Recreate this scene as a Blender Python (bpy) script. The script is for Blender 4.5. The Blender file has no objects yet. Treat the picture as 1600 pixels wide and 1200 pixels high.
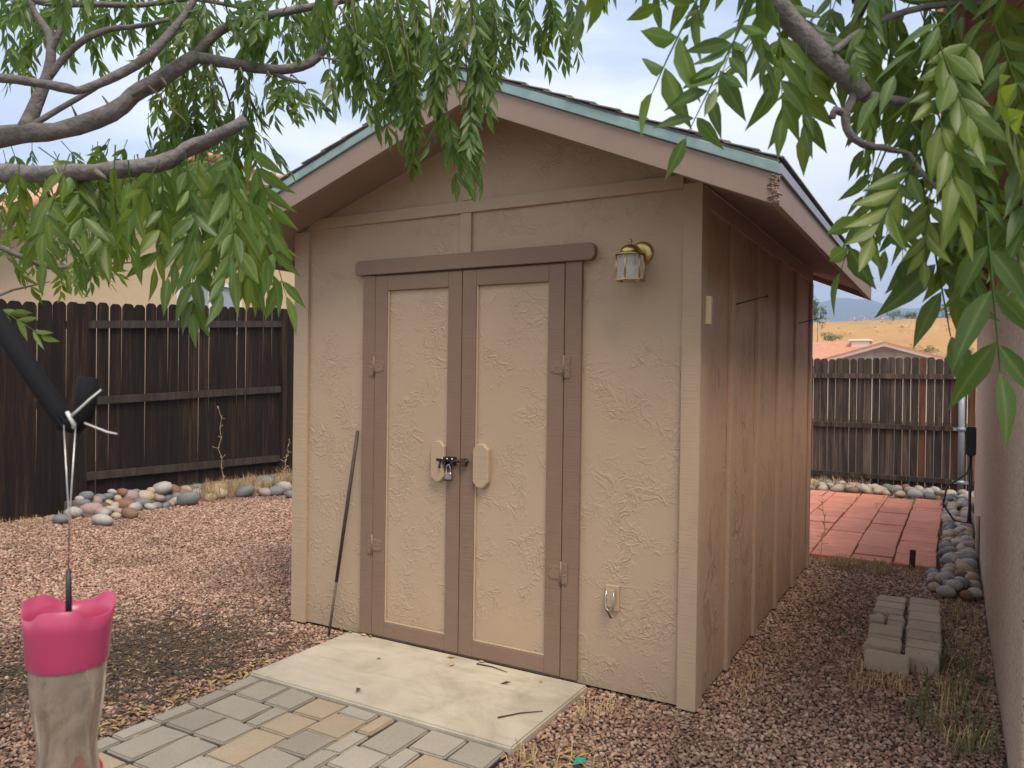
import bpy, bmesh, math, random
import numpy as np
from mathutils import Vector, Matrix, noise as mnoise
rad = math.radians
random.seed(7)
scene = bpy.context.scene
C = scene.collection

# ---------------------------------------------------------------- camera
CAM = Vector((1.0317, -3.5299, 1.522)); YAW, PITCH, ROLL, FPX = 0.5186, -0.0072, 0.0132, 1206.5
fwd = Vector((-math.sin(YAW)*math.cos(PITCH), math.cos(YAW)*math.cos(PITCH), math.sin(PITCH)))
rt0 = Vector((math.cos(YAW), math.sin(YAW), 0)); up0 = rt0.cross(fwd)
rt = rt0*math.cos(ROLL) + up0*math.sin(ROLL); upv = rt.cross(fwd)
cd = bpy.data.cameras.new('camera'); cam = bpy.data.objects.new('camera', cd); C.objects.link(cam)
M = Matrix((rt, upv, -fwd)).transposed().to_4x4(); M.translation = CAM
cam.matrix_world = M
cd.sensor_width = 36; cd.lens = 36*FPX/1600; cd.clip_start = 0.02; cd.clip_end = 20000
cd.dof.use_dof = True; cd.dof.focus_distance = 4.2; cd.dof.aperture_fstop = 10
scene.camera = cam
def at(px, py, d):
    """a place seen in the survey photo, d metres ahead"""
    return CAM + (fwd + rt*((px-800)/FPX) - upv*((py-600)/FPX))*d
def pix(P):
    d = Vector(P)-CAM; k = d.dot(fwd)
    return (800+FPX*d.dot(rt)/k, 600-FPX*d.dot(upv)/k, k)

# ---------------------------------------------------------------- sky, sun, exposure
SUN_DIR = Vector((0.58, -0.44, 1.2)).normalized()      # towards the sun
w = bpy.data.worlds.new('World'); scene.world = w; w.use_nodes = True
nt = w.node_tree; nt.nodes.clear()
N = nt.nodes.new; Lk = nt.links.new
out = N('ShaderNodeOutputWorld'); bg = N('ShaderNodeBackground'); bg.inputs['Strength'].default_value = 0.1
sky = N('ShaderNodeTexSky'); sky.sky_type = 'NISHITA'; sky.sun_disc = False
sky.sun_elevation = math.asin(SUN_DIR.z); sky.sun_rotation = math.atan2(SUN_DIR.x, SUN_DIR.y)
tc = N('ShaderNodeTexCoord'); mp = N('ShaderNodeMapping'); mp.inputs['Scale'].default_value = (1, 1, 2.6)
mp.inputs['Location'].default_value = (0.35, 0.9, 0.25)
Lk(tc.outputs['Generated'], mp.inputs['Vector'])
n1 = N('ShaderNodeTexNoise'); n1.inputs['Scale'].default_value = 1.7; n1.inputs['Detail'].default_value = 7; n1.inputs['Roughness'].default_value = 0.52
n1.inputs['Distortion'].default_value = 0.25
Lk(mp.outputs['Vector'], n1.inputs['Vector'])
cr = N('ShaderNodeValToRGB')
e = cr.color_ramp.elements; e[0].position = 0.37; e[0].color = (5.0, 6.0, 8.0, 1); e[1].position = 0.59; e[1].color = (12.6, 12.6, 12.6, 1)
em = cr.color_ramp.elements.new(0.48); em.color = (7.2, 8.0, 9.4, 1)
Lk(n1.outputs['Fac'], cr.inputs['Fac'])
mx = N('ShaderNodeMix'); mx.data_type = 'RGBA'; mx.inputs['Factor'].default_value = 0.88
Lk(sky.outputs['Color'], mx.inputs[6]); Lk(cr.outputs['Color'], mx.inputs[7])
Lk(mx.outputs[2], bg.inputs['Color']); Lk(bg.outputs[0], out.inputs['Surface'])
sd = bpy.data.lights.new('sun', 'SUN'); sd.energy = 3.1; sd.angle = rad(26); sd.color = (1, 0.88, 0.72)
so = bpy.data.objects.new('sun', sd); C.objects.link(so)
so.rotation_euler = SUN_DIR.to_track_quat('Z', 'Y').to_euler()
vs = scene.view_settings; vs.view_transform = 'Standard'; vs.look = 'None'; vs.gamma = 1; vs.use_curve_mapping = False
vs.exposure = 0.48
scene.render.engine = 'CYCLES'
try: scene.cycles.max_bounces = 7
except Exception: pass

# ---------------------------------------------------------------- materials
def newmat(name):
    m = bpy.data.materials.new(name); m.use_nodes = True
    t = m.node_tree; b = t.nodes['Principled BSDF']
    return m, t, b
def val(t, op, a, b=None, clamp=False):
    n = t.nodes.new('ShaderNodeMath'); n.operation = op; n.use_clamp = clamp
    for i, v in enumerate((a, b)):
        if v is None: continue
        if isinstance(v, (int, float)): n.inputs[i].default_value = v
        else: t.links.new(v, n.inputs[i])
    return n.outputs[0]
def mixc(t, f, a, b, mode='MIX'):
    n = t.nodes.new('ShaderNodeMix'); n.data_type = 'RGBA'; n.blend_type = mode
    for i, v in ((0, f), (6, a), (7, b)):
        if isinstance(v, (int, float)): n.inputs[i].default_value = v
        elif isinstance(v, tuple): n.inputs[i].default_value = (*v, 1) if len(v) == 3 else v
        else: t.links.new(v, n.inputs[i])
    return n.outputs[2]
def coords(t, scale=(1, 1, 1), kind='Object', rnd=False):
    c = t.nodes.new('ShaderNodeTexCoord'); m = t.nodes.new('ShaderNodeMapping'); m.inputs['Scale'].default_value = scale
    t.links.new(c.outputs[kind], m.inputs['Vector'])
    if rnd:
        oi = t.nodes.new('ShaderNodeObjectInfo'); k = val(t, 'MULTIPLY', oi.outputs['Random'], 37.0)
        cx = t.nodes.new('ShaderNodeCombineXYZ')
        for i in range(3): t.links.new(k, cx.inputs[i])
        t.links.new(cx.outputs[0], m.inputs['Location'])
    return m.outputs[0]
def noise(t, vec, scale, detail=4, rough=0.55, dist=0.0):
    n = t.nodes.new('ShaderNodeTexNoise'); n.inputs['Scale'].default_value = scale; n.inputs['Detail'].default_value = detail
    n.inputs['Roughness'].default_value = rough; n.inputs['Distortion'].default_value = dist
    t.links.new(vec, n.inputs['Vector']); return n.outputs['Fac']
def ramp(t, f, stops):
    n = t.nodes.new('ShaderNodeValToRGB'); es = n.color_ramp.elements
    while len(es) < len(stops): es.new(0.5)
    for e_, (p, c) in zip(es, stops): e_.position = p; e_.color = (*c, 1) if len(c) == 3 else c
    t.links.new(f, n.inputs['Fac']); return n.outputs['Color']
def bump(t, b, h, strength=0.5, dist=0.01):
    n = t.nodes.new('ShaderNodeBump'); n.inputs['Strength'].default_value = strength; n.inputs['Distance'].default_value = dist
    t.links.new(h, n.inputs['Height']); t.links.new(n.outputs[0], b.inputs['Normal'])
def simple(name, col, rough=0.6, metal=0.0, var=0.25, vs_=30.0, bs=0.0, bscale=80.0, rnd=0.0, spec=0.5):
    m, t, b = newmat(name); v = coords(t, rnd=True)
    n = noise(t, v, vs_)
    c = mixc(t, n, tuple(x*(1-var) for x in col), tuple(min(1, x*(1+var)) for x in col))
    if rnd:
        oi = t.nodes.new('ShaderNodeObjectInfo')
        k = val(t, 'ADD', val(t, 'MULTIPLY', oi.outputs['Random'], 2*rnd), 1-rnd)
        hs = t.nodes.new('ShaderNodeHueSaturation'); t.links.new(c, hs.inputs['Color']); t.links.new(k, hs.inputs['Value']); c = hs.outputs[0]
    t.links.new(c, b.inputs['Base Color']); b.inputs['Roughness'].default_value = rough; b.inputs['Metallic'].default_value = metal
    b.inputs['Specular IOR Level'].default_value = spec
    if bs: bump(t, b, noise(t, v, bscale, 5), bs, 0.01)
    return m
def stucco_panel(name, col, flake=False):
    """skip-trowelled siding: smooth paint with patches of raised curling ridges"""
    m, t, b = newmat(name)
    v = coords(t, (1, 1, 1) if not flake else (1, 1, 0.42), rnd=False)
    warp = noise(t, v, 5, 2); 
    big = noise(t, v, 4.5, 3, 0.6, 0.6)
    r1 = noise(t, v, 8.5, 2.0, 0.55, 0.9)
    a = val(t, 'ABSOLUTE', val(t, 'SUBTRACT', r1, 0.5))
    ridge = val(t, 'SUBTRACT', 1.0, val(t, 'MULTIPLY', a, 26 if not flake else 14), True)
    r2 = noise(t, v, 24, 2.0, 0.5, 1.0)
    a2 = val(t, 'ABSOLUTE', val(t, 'SUBTRACT', r2, 0.5))
    ridge2 = val(t, 'MULTIPLY', val(t, 'SUBTRACT', 1.0, val(t, 'MULTIPLY', a2, 14), True), 0.6)
    mask = val(t, 'MULTIPLY', val(t, 'SUBTRACT', big, 0.42), 5, True)
    fine = noise(t, v, 160, 3)
    hgt = val(t, 'ADD', val(t, 'MULTIPLY', val(t, 'MAXIMUM', ridge, ridge2), mask), val(t, 'MULTIPLY', fine, 0.10))
    hgt = val(t, 'ADD', hgt, val(t, 'MULTIPLY', noise(t, v, 9, 2), 0.35))
    bump(t, b, hgt, 0.7 if not flake else 1.0, 0.0046)
    blot = noise(t, coords(t), 1.4, 5, 0.6)
    c = mixc(t, blot, tuple(x*0.90 for x in col), tuple(x*1.07 for x in col))
    dark = mixc(t, val(t, 'MULTIPLY', val(t, 'MULTIPLY', ridge, mask), 0.65 if flake else 0.0), c, tuple(x*0.55 for x in col))
    # splash-back dirt along the bottom 25 cm
    sx = t.nodes.new('ShaderNodeSeparateXYZ'); t.links.new(coords(t), sx.inputs[0])
    low = val(t, 'SUBTRACT', 1.0, val(t, 'MULTIPLY', sx.outputs['Z'], 4.0), True)
    dirt = val(t, 'MULTIPLY', val(t, 'MULTIPLY', low, noise(t, coords(t), 22, 5, 0.7)), 0.45)
    c2 = mixc(t, dirt, dark, (0.19, 0.12, 0.085))
    t.links.new(c2, b.inputs['Base Color']); b.inputs['Roughness'].default_value = 0.62
    return m
def sawn(name, col, axis='Z', rough=0.62, strength=0.6):
    """painted rough-sawn board: fine saw marks across, faint blotches"""
    m, t, b = newmat(name)
    sc = {'Z': (3, 3, 120), 'X': (120, 3, 3), 'Y': (3, 120, 3)}[axis]
    v = coords(t, sc); s = noise(t, v, 1.0, 4, 0.7)
    g = noise(t, coords(t, rnd=True), 7, 5, 0.6)
    c = mixc(t, g, tuple(x*0.88 for x in col), tuple(x*1.1 for x in col))
    c = mixc(t, val(t, 'MULTIPLY', val(t, 'SUBTRACT', 0.45, s, True), 1.6), c, tuple(x*0.62 for x in col))
    t.links.new(c, b.inputs['Base Color']); b.inputs['Roughness'].default_value = rough
    bump(t, b, s, strength, 0.004)
    return m
def fence_wood(name, dark, mid, light, amount=0.5):
    m, t, b = newmat(name)
    v = coords(t, (26, 26, 1.1), rnd=True); s = noise(t, v, 1.6, 6, 0.65, 0.4)
    v2 = coords(t, (9, 9, 0.8), rnd=True); p = noise(t, v2, 1.0, 4, 0.6)
    oi = t.nodes.new('ShaderNodeObjectInfo')
    k = val(t, 'MULTIPLY', val(t, 'ADD', p, val(t, 'MULTIPLY', oi.outputs['Random'], 0.28)), s)
    c = ramp(t, k, [(0.12, dark), (0.34*(1.5-amount), mid), (0.75*(1.5-amount), light)])
    t.links.new(c, b.inputs['Base Color']); b.inputs['Roughness'].default_value = 0.85; b.inputs['Specular IOR Level'].default_value = 0.2
    bump(t, b, s, 0.6, 0.004)
    return m
def rock_mat(name, c1, c2, c3):
    m, t, b = newmat(name); v = coords(t, rnd=True)
    n = noise(t, v, 14, 6, 0.65, 0.6); n2 = noise(t, v, 60, 4)
    c = ramp(t, n, [(0.3, c1), (0.5, c2), (0.72, c3)])
    c = mixc(t, val(t, 'MULTIPLY', n2, 0.35), c, tuple(x*0.5 for x in c1))
    t.links.new(c, b.inputs['Base Color']); b.inputs['Roughness'].default_value = 0.7
    bump(t, b, n2, 0.3, 0.006)
    return m
def leaf_mat(name, cols, trans=(0.20, 0.34, 0.03)):
    m, t, b = newmat(name)
    gi = t.nodes.new('ShaderNodeNewGeometry'); oi = t.nodes.new('ShaderNodeObjectInfo')
    r = val(t, 'FRACT', val(t, 'ADD', gi.outputs['Random Per Island'], oi.outputs['Random']))
    c = ramp(t, r, cols)
    n = noise(t, coords(t), 60, 3); c = mixc(t, val(t, 'MULTIPLY', n, 0.35), c, tuple(x*0.45 for x in cols[0][1]))
    at_ = t.nodes.new('ShaderNodeAttribute'); at_.attribute_name = 'rib'
    c = mixc(t, val(t, 'MULTIPLY', val(t, 'POWER', at_.outputs['Fac'], 7.0), 0.55), c, (0.30, 0.36, 0.12))
    spot = val(t, 'MULTIPLY', val(t, 'SUBTRACT', noise(t, coords(t, rnd=True), 9, 4, 0.7), 0.66, True), 14, True)
    c = mixc(t, val(t, 'MULTIPLY', spot, 0.75), c, (0.20, 0.14, 0.05))
    t.links.new(c, b.inputs['Base Color']); b.inputs['Roughness'].default_value = 0.42
    b.inputs['Specular IOR Level'].default_value = 0.45
    tr = t.nodes.new('ShaderNodeBsdfTranslucent')
    t.links.new(mixc(t, 0.5, c, trans), tr.inputs['Color'])
    ms = t.nodes.new('ShaderNodeMixShader'); ms.inputs[0].default_value = 0.48
    t.links.new(b.outputs[0], ms.inputs[1]); t.links.new(tr.outputs[0], ms.inputs[2])
    t.links.new(ms.outputs[0], t.nodes['Material Output'].inputs['Surface'])
    return m

TAN = (0.435, 0.312, 0.203); BROWN = (0.215, 0.135, 0.088); TRIMTAN = (0.43, 0.308, 0.20)
MT = dict(
    wall=stucco_panel('tan textured siding', TAN), side=stucco_panel('tan flake siding', (0.48, 0.31, 0.205), True),
    trimv=sawn('tan trim upright', TRIMTAN, 'Z'), trimh=sawn('tan trim level', TRIMTAN, 'X'),
    sidetrim=sawn('tan batten', (0.46, 0.305, 0.205), 'Z'),
    brv=sawn('brown board upright', BROWN, 'Z'), brh=sawn('brown board level', BROWN, 'Z', strength=0.2),
    barge=sawn('mauve brown barge', (0.275, 0.192, 0.15), 'X', strength=0.12), soffit=simple('soffit brown', (0.26, 0.18, 0.14), 0.7, var=0.15, vs_=6, bs=0.15, bscale=40),
    teal=simple('teal drip board', (0.23, 0.335, 0.325), 0.5, var=0.35, vs_=14), shingle=simple('grey asphalt shingle', (0.27, 0.25, 0.23), 0.9, var=0.5, vs_=120, bs=0.4, bscale=300, rnd=0.2),
    dark=simple('painted gap shade', (0.02, 0.017, 0.015), 0.9), hinge=simple('painted hinge', (0.225, 0.142, 0.094), 0.5, var=0.2, bs=0.1),  # near-black colour stands for shade under the walls and in door joints
    black=simple('black steel', (0.018, 0.018, 0.02), 0.42, 0.3, var=0.2), steel=simple('bright steel', (0.55, 0.54, 0.52), 0.32, 1.0, var=0.2),
    brass=simple('lacquered brass', (0.50, 0.36, 0.135), 0.34, 1.0, var=0.25, vs_=25), rust=simple('rusty iron', (0.07, 0.035, 0.022), 0.8, 0.2, var=0.5, vs_=40, bs=0.3),
    pole=simple('brown stained rod', (0.055, 0.032, 0.022), 0.6, var=0.4, vs_=25), shim=simple('bare pine', (0.72, 0.58, 0.32), 0.7, var=0.12, vs_=20),
    galv=simple('galvanised steel', (0.30, 0.33, 0.37), 0.5, 0.35, var=0.2, vs_=18), foam=simple('black foam sleeve', (0.007, 0.0075, 0.009), 0.85, var=0.3, spec=0.2),
    white=simple('white vinyl', (0.75, 0.75, 0.73), 0.5, var=0.05), tie=simple('nylon tie', (0.6, 0.6, 0.56), 0.35, var=0.1),
    pink=simple('pink plastic', (0.40, 0.048, 0.115), 0.3, var=0.10, vs_=9), red=simple('red plastic', (0.55, 0.012, 0.02), 0.28, var=0.1),
    bark=simple('grey bark', (0.15, 0.135, 0.125), 0.9, var=0.75, vs_=38, bs=0.9, bscale=60), twig=simple('green twig', (0.13, 0.12, 0.06), 0.7, var=0.3),
    drytwig=simple('dry twig', (0.10, 0.07, 0.045), 0.85, var=0.5, rnd=0.4),
    cable=simple('black cable', (0.02, 0.02, 0.02), 0.5), conduit=simple('painted conduit', (0.40, 0.29, 0.22), 0.6),
    fdark=fence_wood('dark stained pickets', (0.006, 0.005, 0.0045), (0.018, 0.011, 0.0075), (0.115, 0.058, 0.030), 0.46),
    frail=fence_wood('weathered rail', (0.018, 0.014, 0.012), (0.045, 0.034, 0.026), (0.12, 0.085, 0.06), 0.5),
    fback=fence_wood('weathered grey pickets', (0.013, 0.010, 0.009), (0.05, 0.036, 0.029), (0.19, 0.135, 0.10), 0.66),
    fbrown=fence_wood('red brown picket', (0.04, 0.018, 0.01), (0.12, 0.055, 0.03), (0.24, 0.12, 0.07), 0.6),
    patio=simple('red concrete tile', (0.52, 0.195, 0.125), 0.85, var=0.3, vs_=7, bs=0.25, bscale=200, rnd=0.10),
    mortarbed=simple('joint sand', (0.04, 0.030, 0.022), 0.95, var=0.4, vs_=40),
    block=simple('grey concrete paver', (0.43, 0.34, 0.25), 0.9, var=0.16, vs_=14, bs=0.45, bscale=160, rnd=0.12),
    neigh=simple('cream stucco', (0.60, 0.44, 0.27), 0.9, var=0.06, vs_=8, bs=0.5, bscale=45), glass=simple('window glass', (0.32, 0.36, 0.40), 0.12, var=0.1, vs_=2),
    tile=simple('clay roof tile', (0.50, 0.22, 0.13), 0.8, var=0.25, vs_=4, rnd=0.2), cream=simple('cream render', (0.72, 0.62, 0.46), 0.9, var=0.05),
    eave=simple('house eave wood', (0.20, 0.115, 0.085), 0.75, var=0.2, vs_=9), fascia=simple('pale fascia', (0.55, 0.43, 0.36), 0.7, var=0.1),
    drygrass=simple('dry grass', (0.46, 0.325, 0.16), 0.8, var=0.4, vs_=20, rnd=0.2), greengrass=simple('green weeds', (0.13, 0.16, 0.05), 0.8, var=0.5, vs_=12),
    litter=simple('fallen leaf', (0.44, 0.30, 0.13), 0.7, var=0.6, vs_=18, rnd=0.3), tealplastic=simple('teal plastic scrap', (0.02, 0.30, 0.22), 0.4),
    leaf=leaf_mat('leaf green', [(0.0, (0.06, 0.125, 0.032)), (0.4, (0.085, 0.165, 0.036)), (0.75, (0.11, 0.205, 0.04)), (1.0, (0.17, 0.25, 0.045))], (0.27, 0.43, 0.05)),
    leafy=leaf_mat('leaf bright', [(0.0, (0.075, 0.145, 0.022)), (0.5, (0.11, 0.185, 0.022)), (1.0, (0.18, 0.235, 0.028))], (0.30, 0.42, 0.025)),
    bush=leaf_mat('bush green', [(0.0, (0.05, 0.09, 0.03)), (1.0, (0.11, 0.15, 0.05))]),
)
def paver_mat():
    out_ = []
    for nm, c in (('grey paver', (0.33, 0.285, 0.225)), ('tan paver', (0.38, 0.295, 0.20)), ('dark grey paver', (0.28, 0.24, 0.19)), ('pale paver', (0.38, 0.33, 0.265))):
        m, t, b = newmat(nm); v = coords(t, rnd=True)
        n = noise(t, v, 5, 5, 0.6); f = noise(t, v, 190, 3, 0.7)
        cc = mixc(t, n, tuple(x*0.80 for x in c), tuple(x*1.15 for x in c))
        cc = mixc(t, val(t, 'MULTIPLY', val(t, 'SUBTRACT', f, 0.5, True), 2.6), cc, tuple(x*0.4 for x in c))
        t.links.new(cc, b.inputs['Base Color']); b.inputs['Roughness'].default_value = 0.88
        bump(t, b, f, 0.45, 0.004); out_.append(m)
    return out_
PAV = paver_mat()
def slab_mat():
    m, t, b = newmat('pale concrete'); v = coords(t)
    n = noise(t, v, 2.6, 6, 0.62, 0.8); s = noise(t, coords(t, (2.5, 12, 1)), 1.2, 5, 0.6, 0.5); f = noise(t, v, 140, 3)
    c = ramp(t, n, [(0.3, (0.32, 0.275, 0.205)), (0.5, (0.47, 0.405, 0.305)), (0.7, (0.54, 0.475, 0.37))])
    c = mixc(t, val(t, 'MULTIPLY', val(t, 'SUBTRACT', s, 0.52, True), 1.7), c, (0.26, 0.215, 0.145))
    c = mixc(t, val(t, 'MULTIPLY', f, 0.12), c, (0.2, 0.17, 0.13))
    t.links.new(c, b.inputs['Base Color']); b.inputs['Roughness'].default_value = 0.85; bump(t, b, f, 0.2, 0.003); return m
MT['slab'] = slab_mat()
def housewall_mat():
    m, t, b = newmat('coarse pink stucco'); v = coords(t)
    n = noise(t, v, 62, 4, 0.72); g = noise(t, v, 2.2, 4)
    c = mixc(t, g, (0.56, 0.43, 0.315), (0.69, 0.54, 0.41))
    c = mixc(t, val(t, 'MULTIPLY', val(t, 'SUBTRACT', 0.50, n, True), 6.0, True), c, (0.20, 0.14, 0.11))  # dark speckle in the hollows paints the shade of the coarse grain
    t.links.new(c, b.inputs['Base Color']); b.inputs['Roughness'].default_value = 0.95; bump(t, b, n, 1.0, 0.016); return m
MT['housewall'] = housewall_mat()
def ground_mat():
    m, t, b = newmat('soil'); v = coords(t)
    n = noise(t, v, 3, 6, 0.65); f = noise(t, v, 55, 4, 0.7)
    c = mixc(t, n, (0.11, 0.065, 0.048), (0.20, 0.125, 0.095)); c = mixc(t, val(t, 'MULTIPLY', f, 0.6), c, (0.06, 0.04, 0.03))
    t.links.new(c, b.inputs['Base Color']); b.inputs['Roughness'].default_value = 0.95; bump(t, b, f, 0.8, 0.02); return m
MT['soil'] = ground_mat()
def field_mat():
    m, t, b = newmat('golden grassland'); v = coords(t, (1, 1, 1))
    n = noise(t, v, 0.09, 6, 0.65); f = noise(t, coords(t, (1.5, 1.5, 0.2)), 0.8, 6, 0.75)
    c = ramp(t, n, [(0.3, (0.46, 0.23, 0.07)), (0.5, (0.60, 0.33, 0.10)), (0.68, (0.52, 0.36, 0.15))])
    c = mixc(t, val(t, 'MULTIPLY', f, 0.95), c, (0.24, 0.13, 0.05))
    c = mixc(t, val(t, 'MULTIPLY', val(t, 'SUBTRACT', noise(t, v, 0.16, 5, 0.6), 0.56, True), 5.0, True), c, (0.16, 0.19, 0.07))
    t.links.new(c, b.inputs['Base Color']); b.inputs['Roughness'].default_value = 1.0; return m
MT['field'] = field_mat()
MT['mountain'] = simple('scrub mountain', (0.075, 0.085, 0.075), 1.0, var=0.5, vs_=0.01)
def bottle_mat():
    m, t, b = newmat('smeared bottle glass'); v = coords(t, rnd=False)
    n = noise(t, v, 18, 5, 0.6, 1.2)
    b.inputs['Base Color'].default_value = (0.80, 0.76, 0.68, 1); b.inputs['Roughness'].default_value = 0.08; b.inputs['IOR'].default_value = 1.2
    b.inputs['Transmission Weight'].default_value = 1.0
    d = t.nodes.new('ShaderNodeBsdfDiffuse'); t.links.new(mixc(t, n, (0.16, 0.125, 0.09), (0.40, 0.34, 0.27)), d.inputs['Color'])
    ms = t.nodes.new('ShaderNodeMixShader'); t.links.new(ramp(t, n, [(0.38, (0.34,)*3), (0.56, (0.72,)*3)]), ms.inputs[0])
    t.links.new(b.outputs[0], ms.inputs[1]); t.links.new(d.outputs[0], ms.inputs[2]); t.links.new(ms.outputs[0], t.nodes['Material Output'].inputs['Surface'])
    return m
MT['bottle'] = bottle_mat()
def clear_mat():
    m, t, b = newmat('lantern glass'); b.inputs['Base Color'].default_value = (0.80, 0.82, 0.78, 1); b.inputs['Roughness'].default_value = 0.12
    b.inputs['Transmission Weight'].default_value = 0.75; b.inputs['IOR'].default_value = 1.1; return m
MT['pane'] = clear_mat()
def pebble_mat():
    m, t, b = newmat('pink gravel'); oi = t.nodes.new('ShaderNodeObjectInfo')
    c = ramp(t, oi.outputs['Random'], [(0.0, (0.11, 0.06, 0.04)), (0.18, (0.25, 0.13, 0.085)), (0.5, (0.40, 0.225, 0.15)), (0.75, (0.50, 0.315, 0.22)), (0.92, (0.64, 0.47, 0.345)), (1.0, (0.25, 0.21, 0.18))])
    n = noise(t, coords(t), 2.0, 4); c = mixc(t, val(t, 'MULTIPLY', n, 0.5), c, (0.16, 0.09, 0.06))
    gp = t.nodes.new('ShaderNodeNewGeometry'); big = noise(t, gp.outputs['Position'], 1.3, 5, 0.65)
    c = mixc(t, val(t, 'MULTIPLY', val(t, 'SUBTRACT', big, 0.50, True), 3.0, True), c, (0.12, 0.07, 0.045))
    t.links.new(c, b.inputs['Base Color']); b.inputs['Roughness'].default_value = 0.8; return m
MT['pebble'] = pebble_mat()

# ---------------------------------------------------------------- mesh helpers
class MB:
    def __init__(s): s.v = []; s.f = []; s.sm = []
    def add(s, vs_, fs, smooth=False):
        o = len(s.v); s.v += [tuple(v) for v in vs_]; s.f += [tuple(i+o for i in f) for f in fs]; s.sm += [smooth]*len(fs); return s
    def box(s, x0, x1, y0, y1, z0, z1, bev=0.0, rot=None, ctr=None):
        bm = bmesh.new(); bmesh.ops.create_cube(bm, size=1)
        for v in bm.verts: v.co = Vector(((x0+x1)/2+v.co.x*(x1-x0), (y0+y1)/2+v.co.y*(y1-y0), (z0+z1)/2+v.co.z*(z1-z0)))
        if bev: bmesh.ops.bevel(bm, geom=bm.edges[:], offset=bev, segments=2 if bev > 0.006 else 1, affect='EDGES')
        if rot is not None:
            c0 = Vector(ctr) if ctr else Vector(((x0+x1)/2, (y0+y1)/2, (z0+z1)/2))
            for v in bm.verts: v.co = c0 + rot @ (v.co-c0)
        bm.verts.index_update(); s.add([v.co for v in bm.verts], [[v.index for v in f.verts] for f in bm.faces]); bm.free(); return s
    def prism(s, poly, y0, y1, axis='Y', bev=0.0):
        bm = bmesh.new()
        def P(a, b, h): return {'Y': (a, h, b), 'X': (h, a, b), 'Z': (a, b, h)}[axis]
        A = [bm.verts.new(P(a, b, y0)) for a, b in poly]; B = [bm.verts.new(P(a, b, y1)) for a, b in poly]; n = len(poly)
        bm.faces.new(A); bm.faces.new(B[::-1])
        for i in range(n): bm.faces.new((A[(i+1) % n], A[i], B[i], B[(i+1) % n]))
        bmesh.ops.recalc_face_normals(bm, faces=bm.faces[:])
        if bev: bmesh.ops.bevel(bm, geom=bm.edges[:], offset=bev, segments=1, affect='EDGES')
        bm.verts.index_update(); s.add([v.co for v in bm.verts], [[v.index for v in f.verts] for f in bm.faces]); bm.free(); return s
    def tube(s, pts, rads, seg=8, cap=True, wob=0.0):
        pts = [Vector(p) for p in pts]; n = len(pts)
        if isinstance(rads, (int, float)): rads = [rads]*n
        vs_, fs = [], []; prev = None
        for i, p in enumerate(pts):
            d = (pts[min(i+1, n-1)]-pts[max(i-1, 0)]).normalized()
            if prev is None: a = d.orthogonal().normalized()
            else: a = (prev - d*prev.dot(d)); a = a.normalized() if a.length > 1e-6 else d.orthogonal().normalized()
            prev = a; b = d.cross(a)
            for k in range(seg):
                th = 2*math.pi*k/seg; rr = rads[i]*(1+wob*random.uniform(-1, 1))
                vs_.append(p+(a*math.cos(th)+b*math.sin(th))*rr)
        for i in range(n-1):
            for k in range(seg):
                k2 = (k+1) % seg; fs.append((i*seg+k, i*seg+k2, (i+1)*seg+k2, (i+1)*seg+k))
        if cap: fs.append(tuple(range(seg))[::-1]); fs.append(tuple((n-1)*seg+k for k in range(seg)))
        return s.add(vs_, fs, True)
    def lathe(s, prof, c=(0, 0, 0), seg=24, cap=False, scallop=None):
        vs_, fs = [], []
        for i, (r, z) in enumerate(prof):
            for k in range(seg):
                th = 2*math.pi*k/seg; zz, rr = z, r
                if scallop: rr, zz = scallop(i, th, r, z)
                vs_.append((c[0]+rr*math.cos(th), c[1]+rr*math.sin(th), c[2]+zz))
        for i in range(len(prof)-1):
            for k in range(seg):
                k2 = (k+1) % seg; fs.append((i*seg+k, i*seg+k2, (i+1)*seg+k2, (i+1)*seg+k))
        if cap: fs.append(tuple(range(seg))[::-1]); fs.append(tuple((len(prof)-1)*seg+k for k in range(seg)))
        return s.add(vs_, fs, True)
    def mesh(s, name, mat):
        me = bpy.data.meshes.new(name); me.from_pydata(s.v, [], s.f); me.polygons.foreach_set('use_smooth', s.sm); me.materials.append(mat); me.update(); return me
    def build(s, name, mat, parent=None, world=False):
        o = bpy.data.objects.new(name, s.mesh(name, mat)); C.objects.link(o)
        if parent:
            o.parent = parent
            if world: o.location = -parent.location        # geometry given in world coordinates
        return o
def tag(o, label=None, cat=None, group=None, kind=None):
    for k, v in (('label', label), ('category', cat), ('group', group), ('kind', kind)):
        if v: o[k] = v
    return o
def empty(name, loc, label=None, cat=None, group=None, rz=0):
    o = bpy.data.objects.new(name, None); C.objects.link(o); o.location = loc; o.rotation_euler = (0, 0, rz); o.empty_display_size = 0.1
    return tag(o, label, cat, group)
def place(name, me, parent=None, loc=(0, 0, 0), rot=(0, 0, 0), sc=(1, 1, 1)):
    o = bpy.data.objects.new(name, me); C.objects.link(o); o.location = loc; o.rotation_euler = rot; o.scale = sc
    if parent: o.parent = parent
    return o
def hsh(x, y): return mnoise.noise(Vector((x, y, 0.3)))

GZ = -0.03      # soil level; shed floor line is z = 0
# ================================================================ SETTING
g = MB(); g.add([(-400, -60, GZ), (400, -60, GZ), (400, 700, GZ), (-400, 700, GZ)], [(0, 1, 2, 3)])
tag(g.build('ground', MT['soil']), kind='structure')
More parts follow.
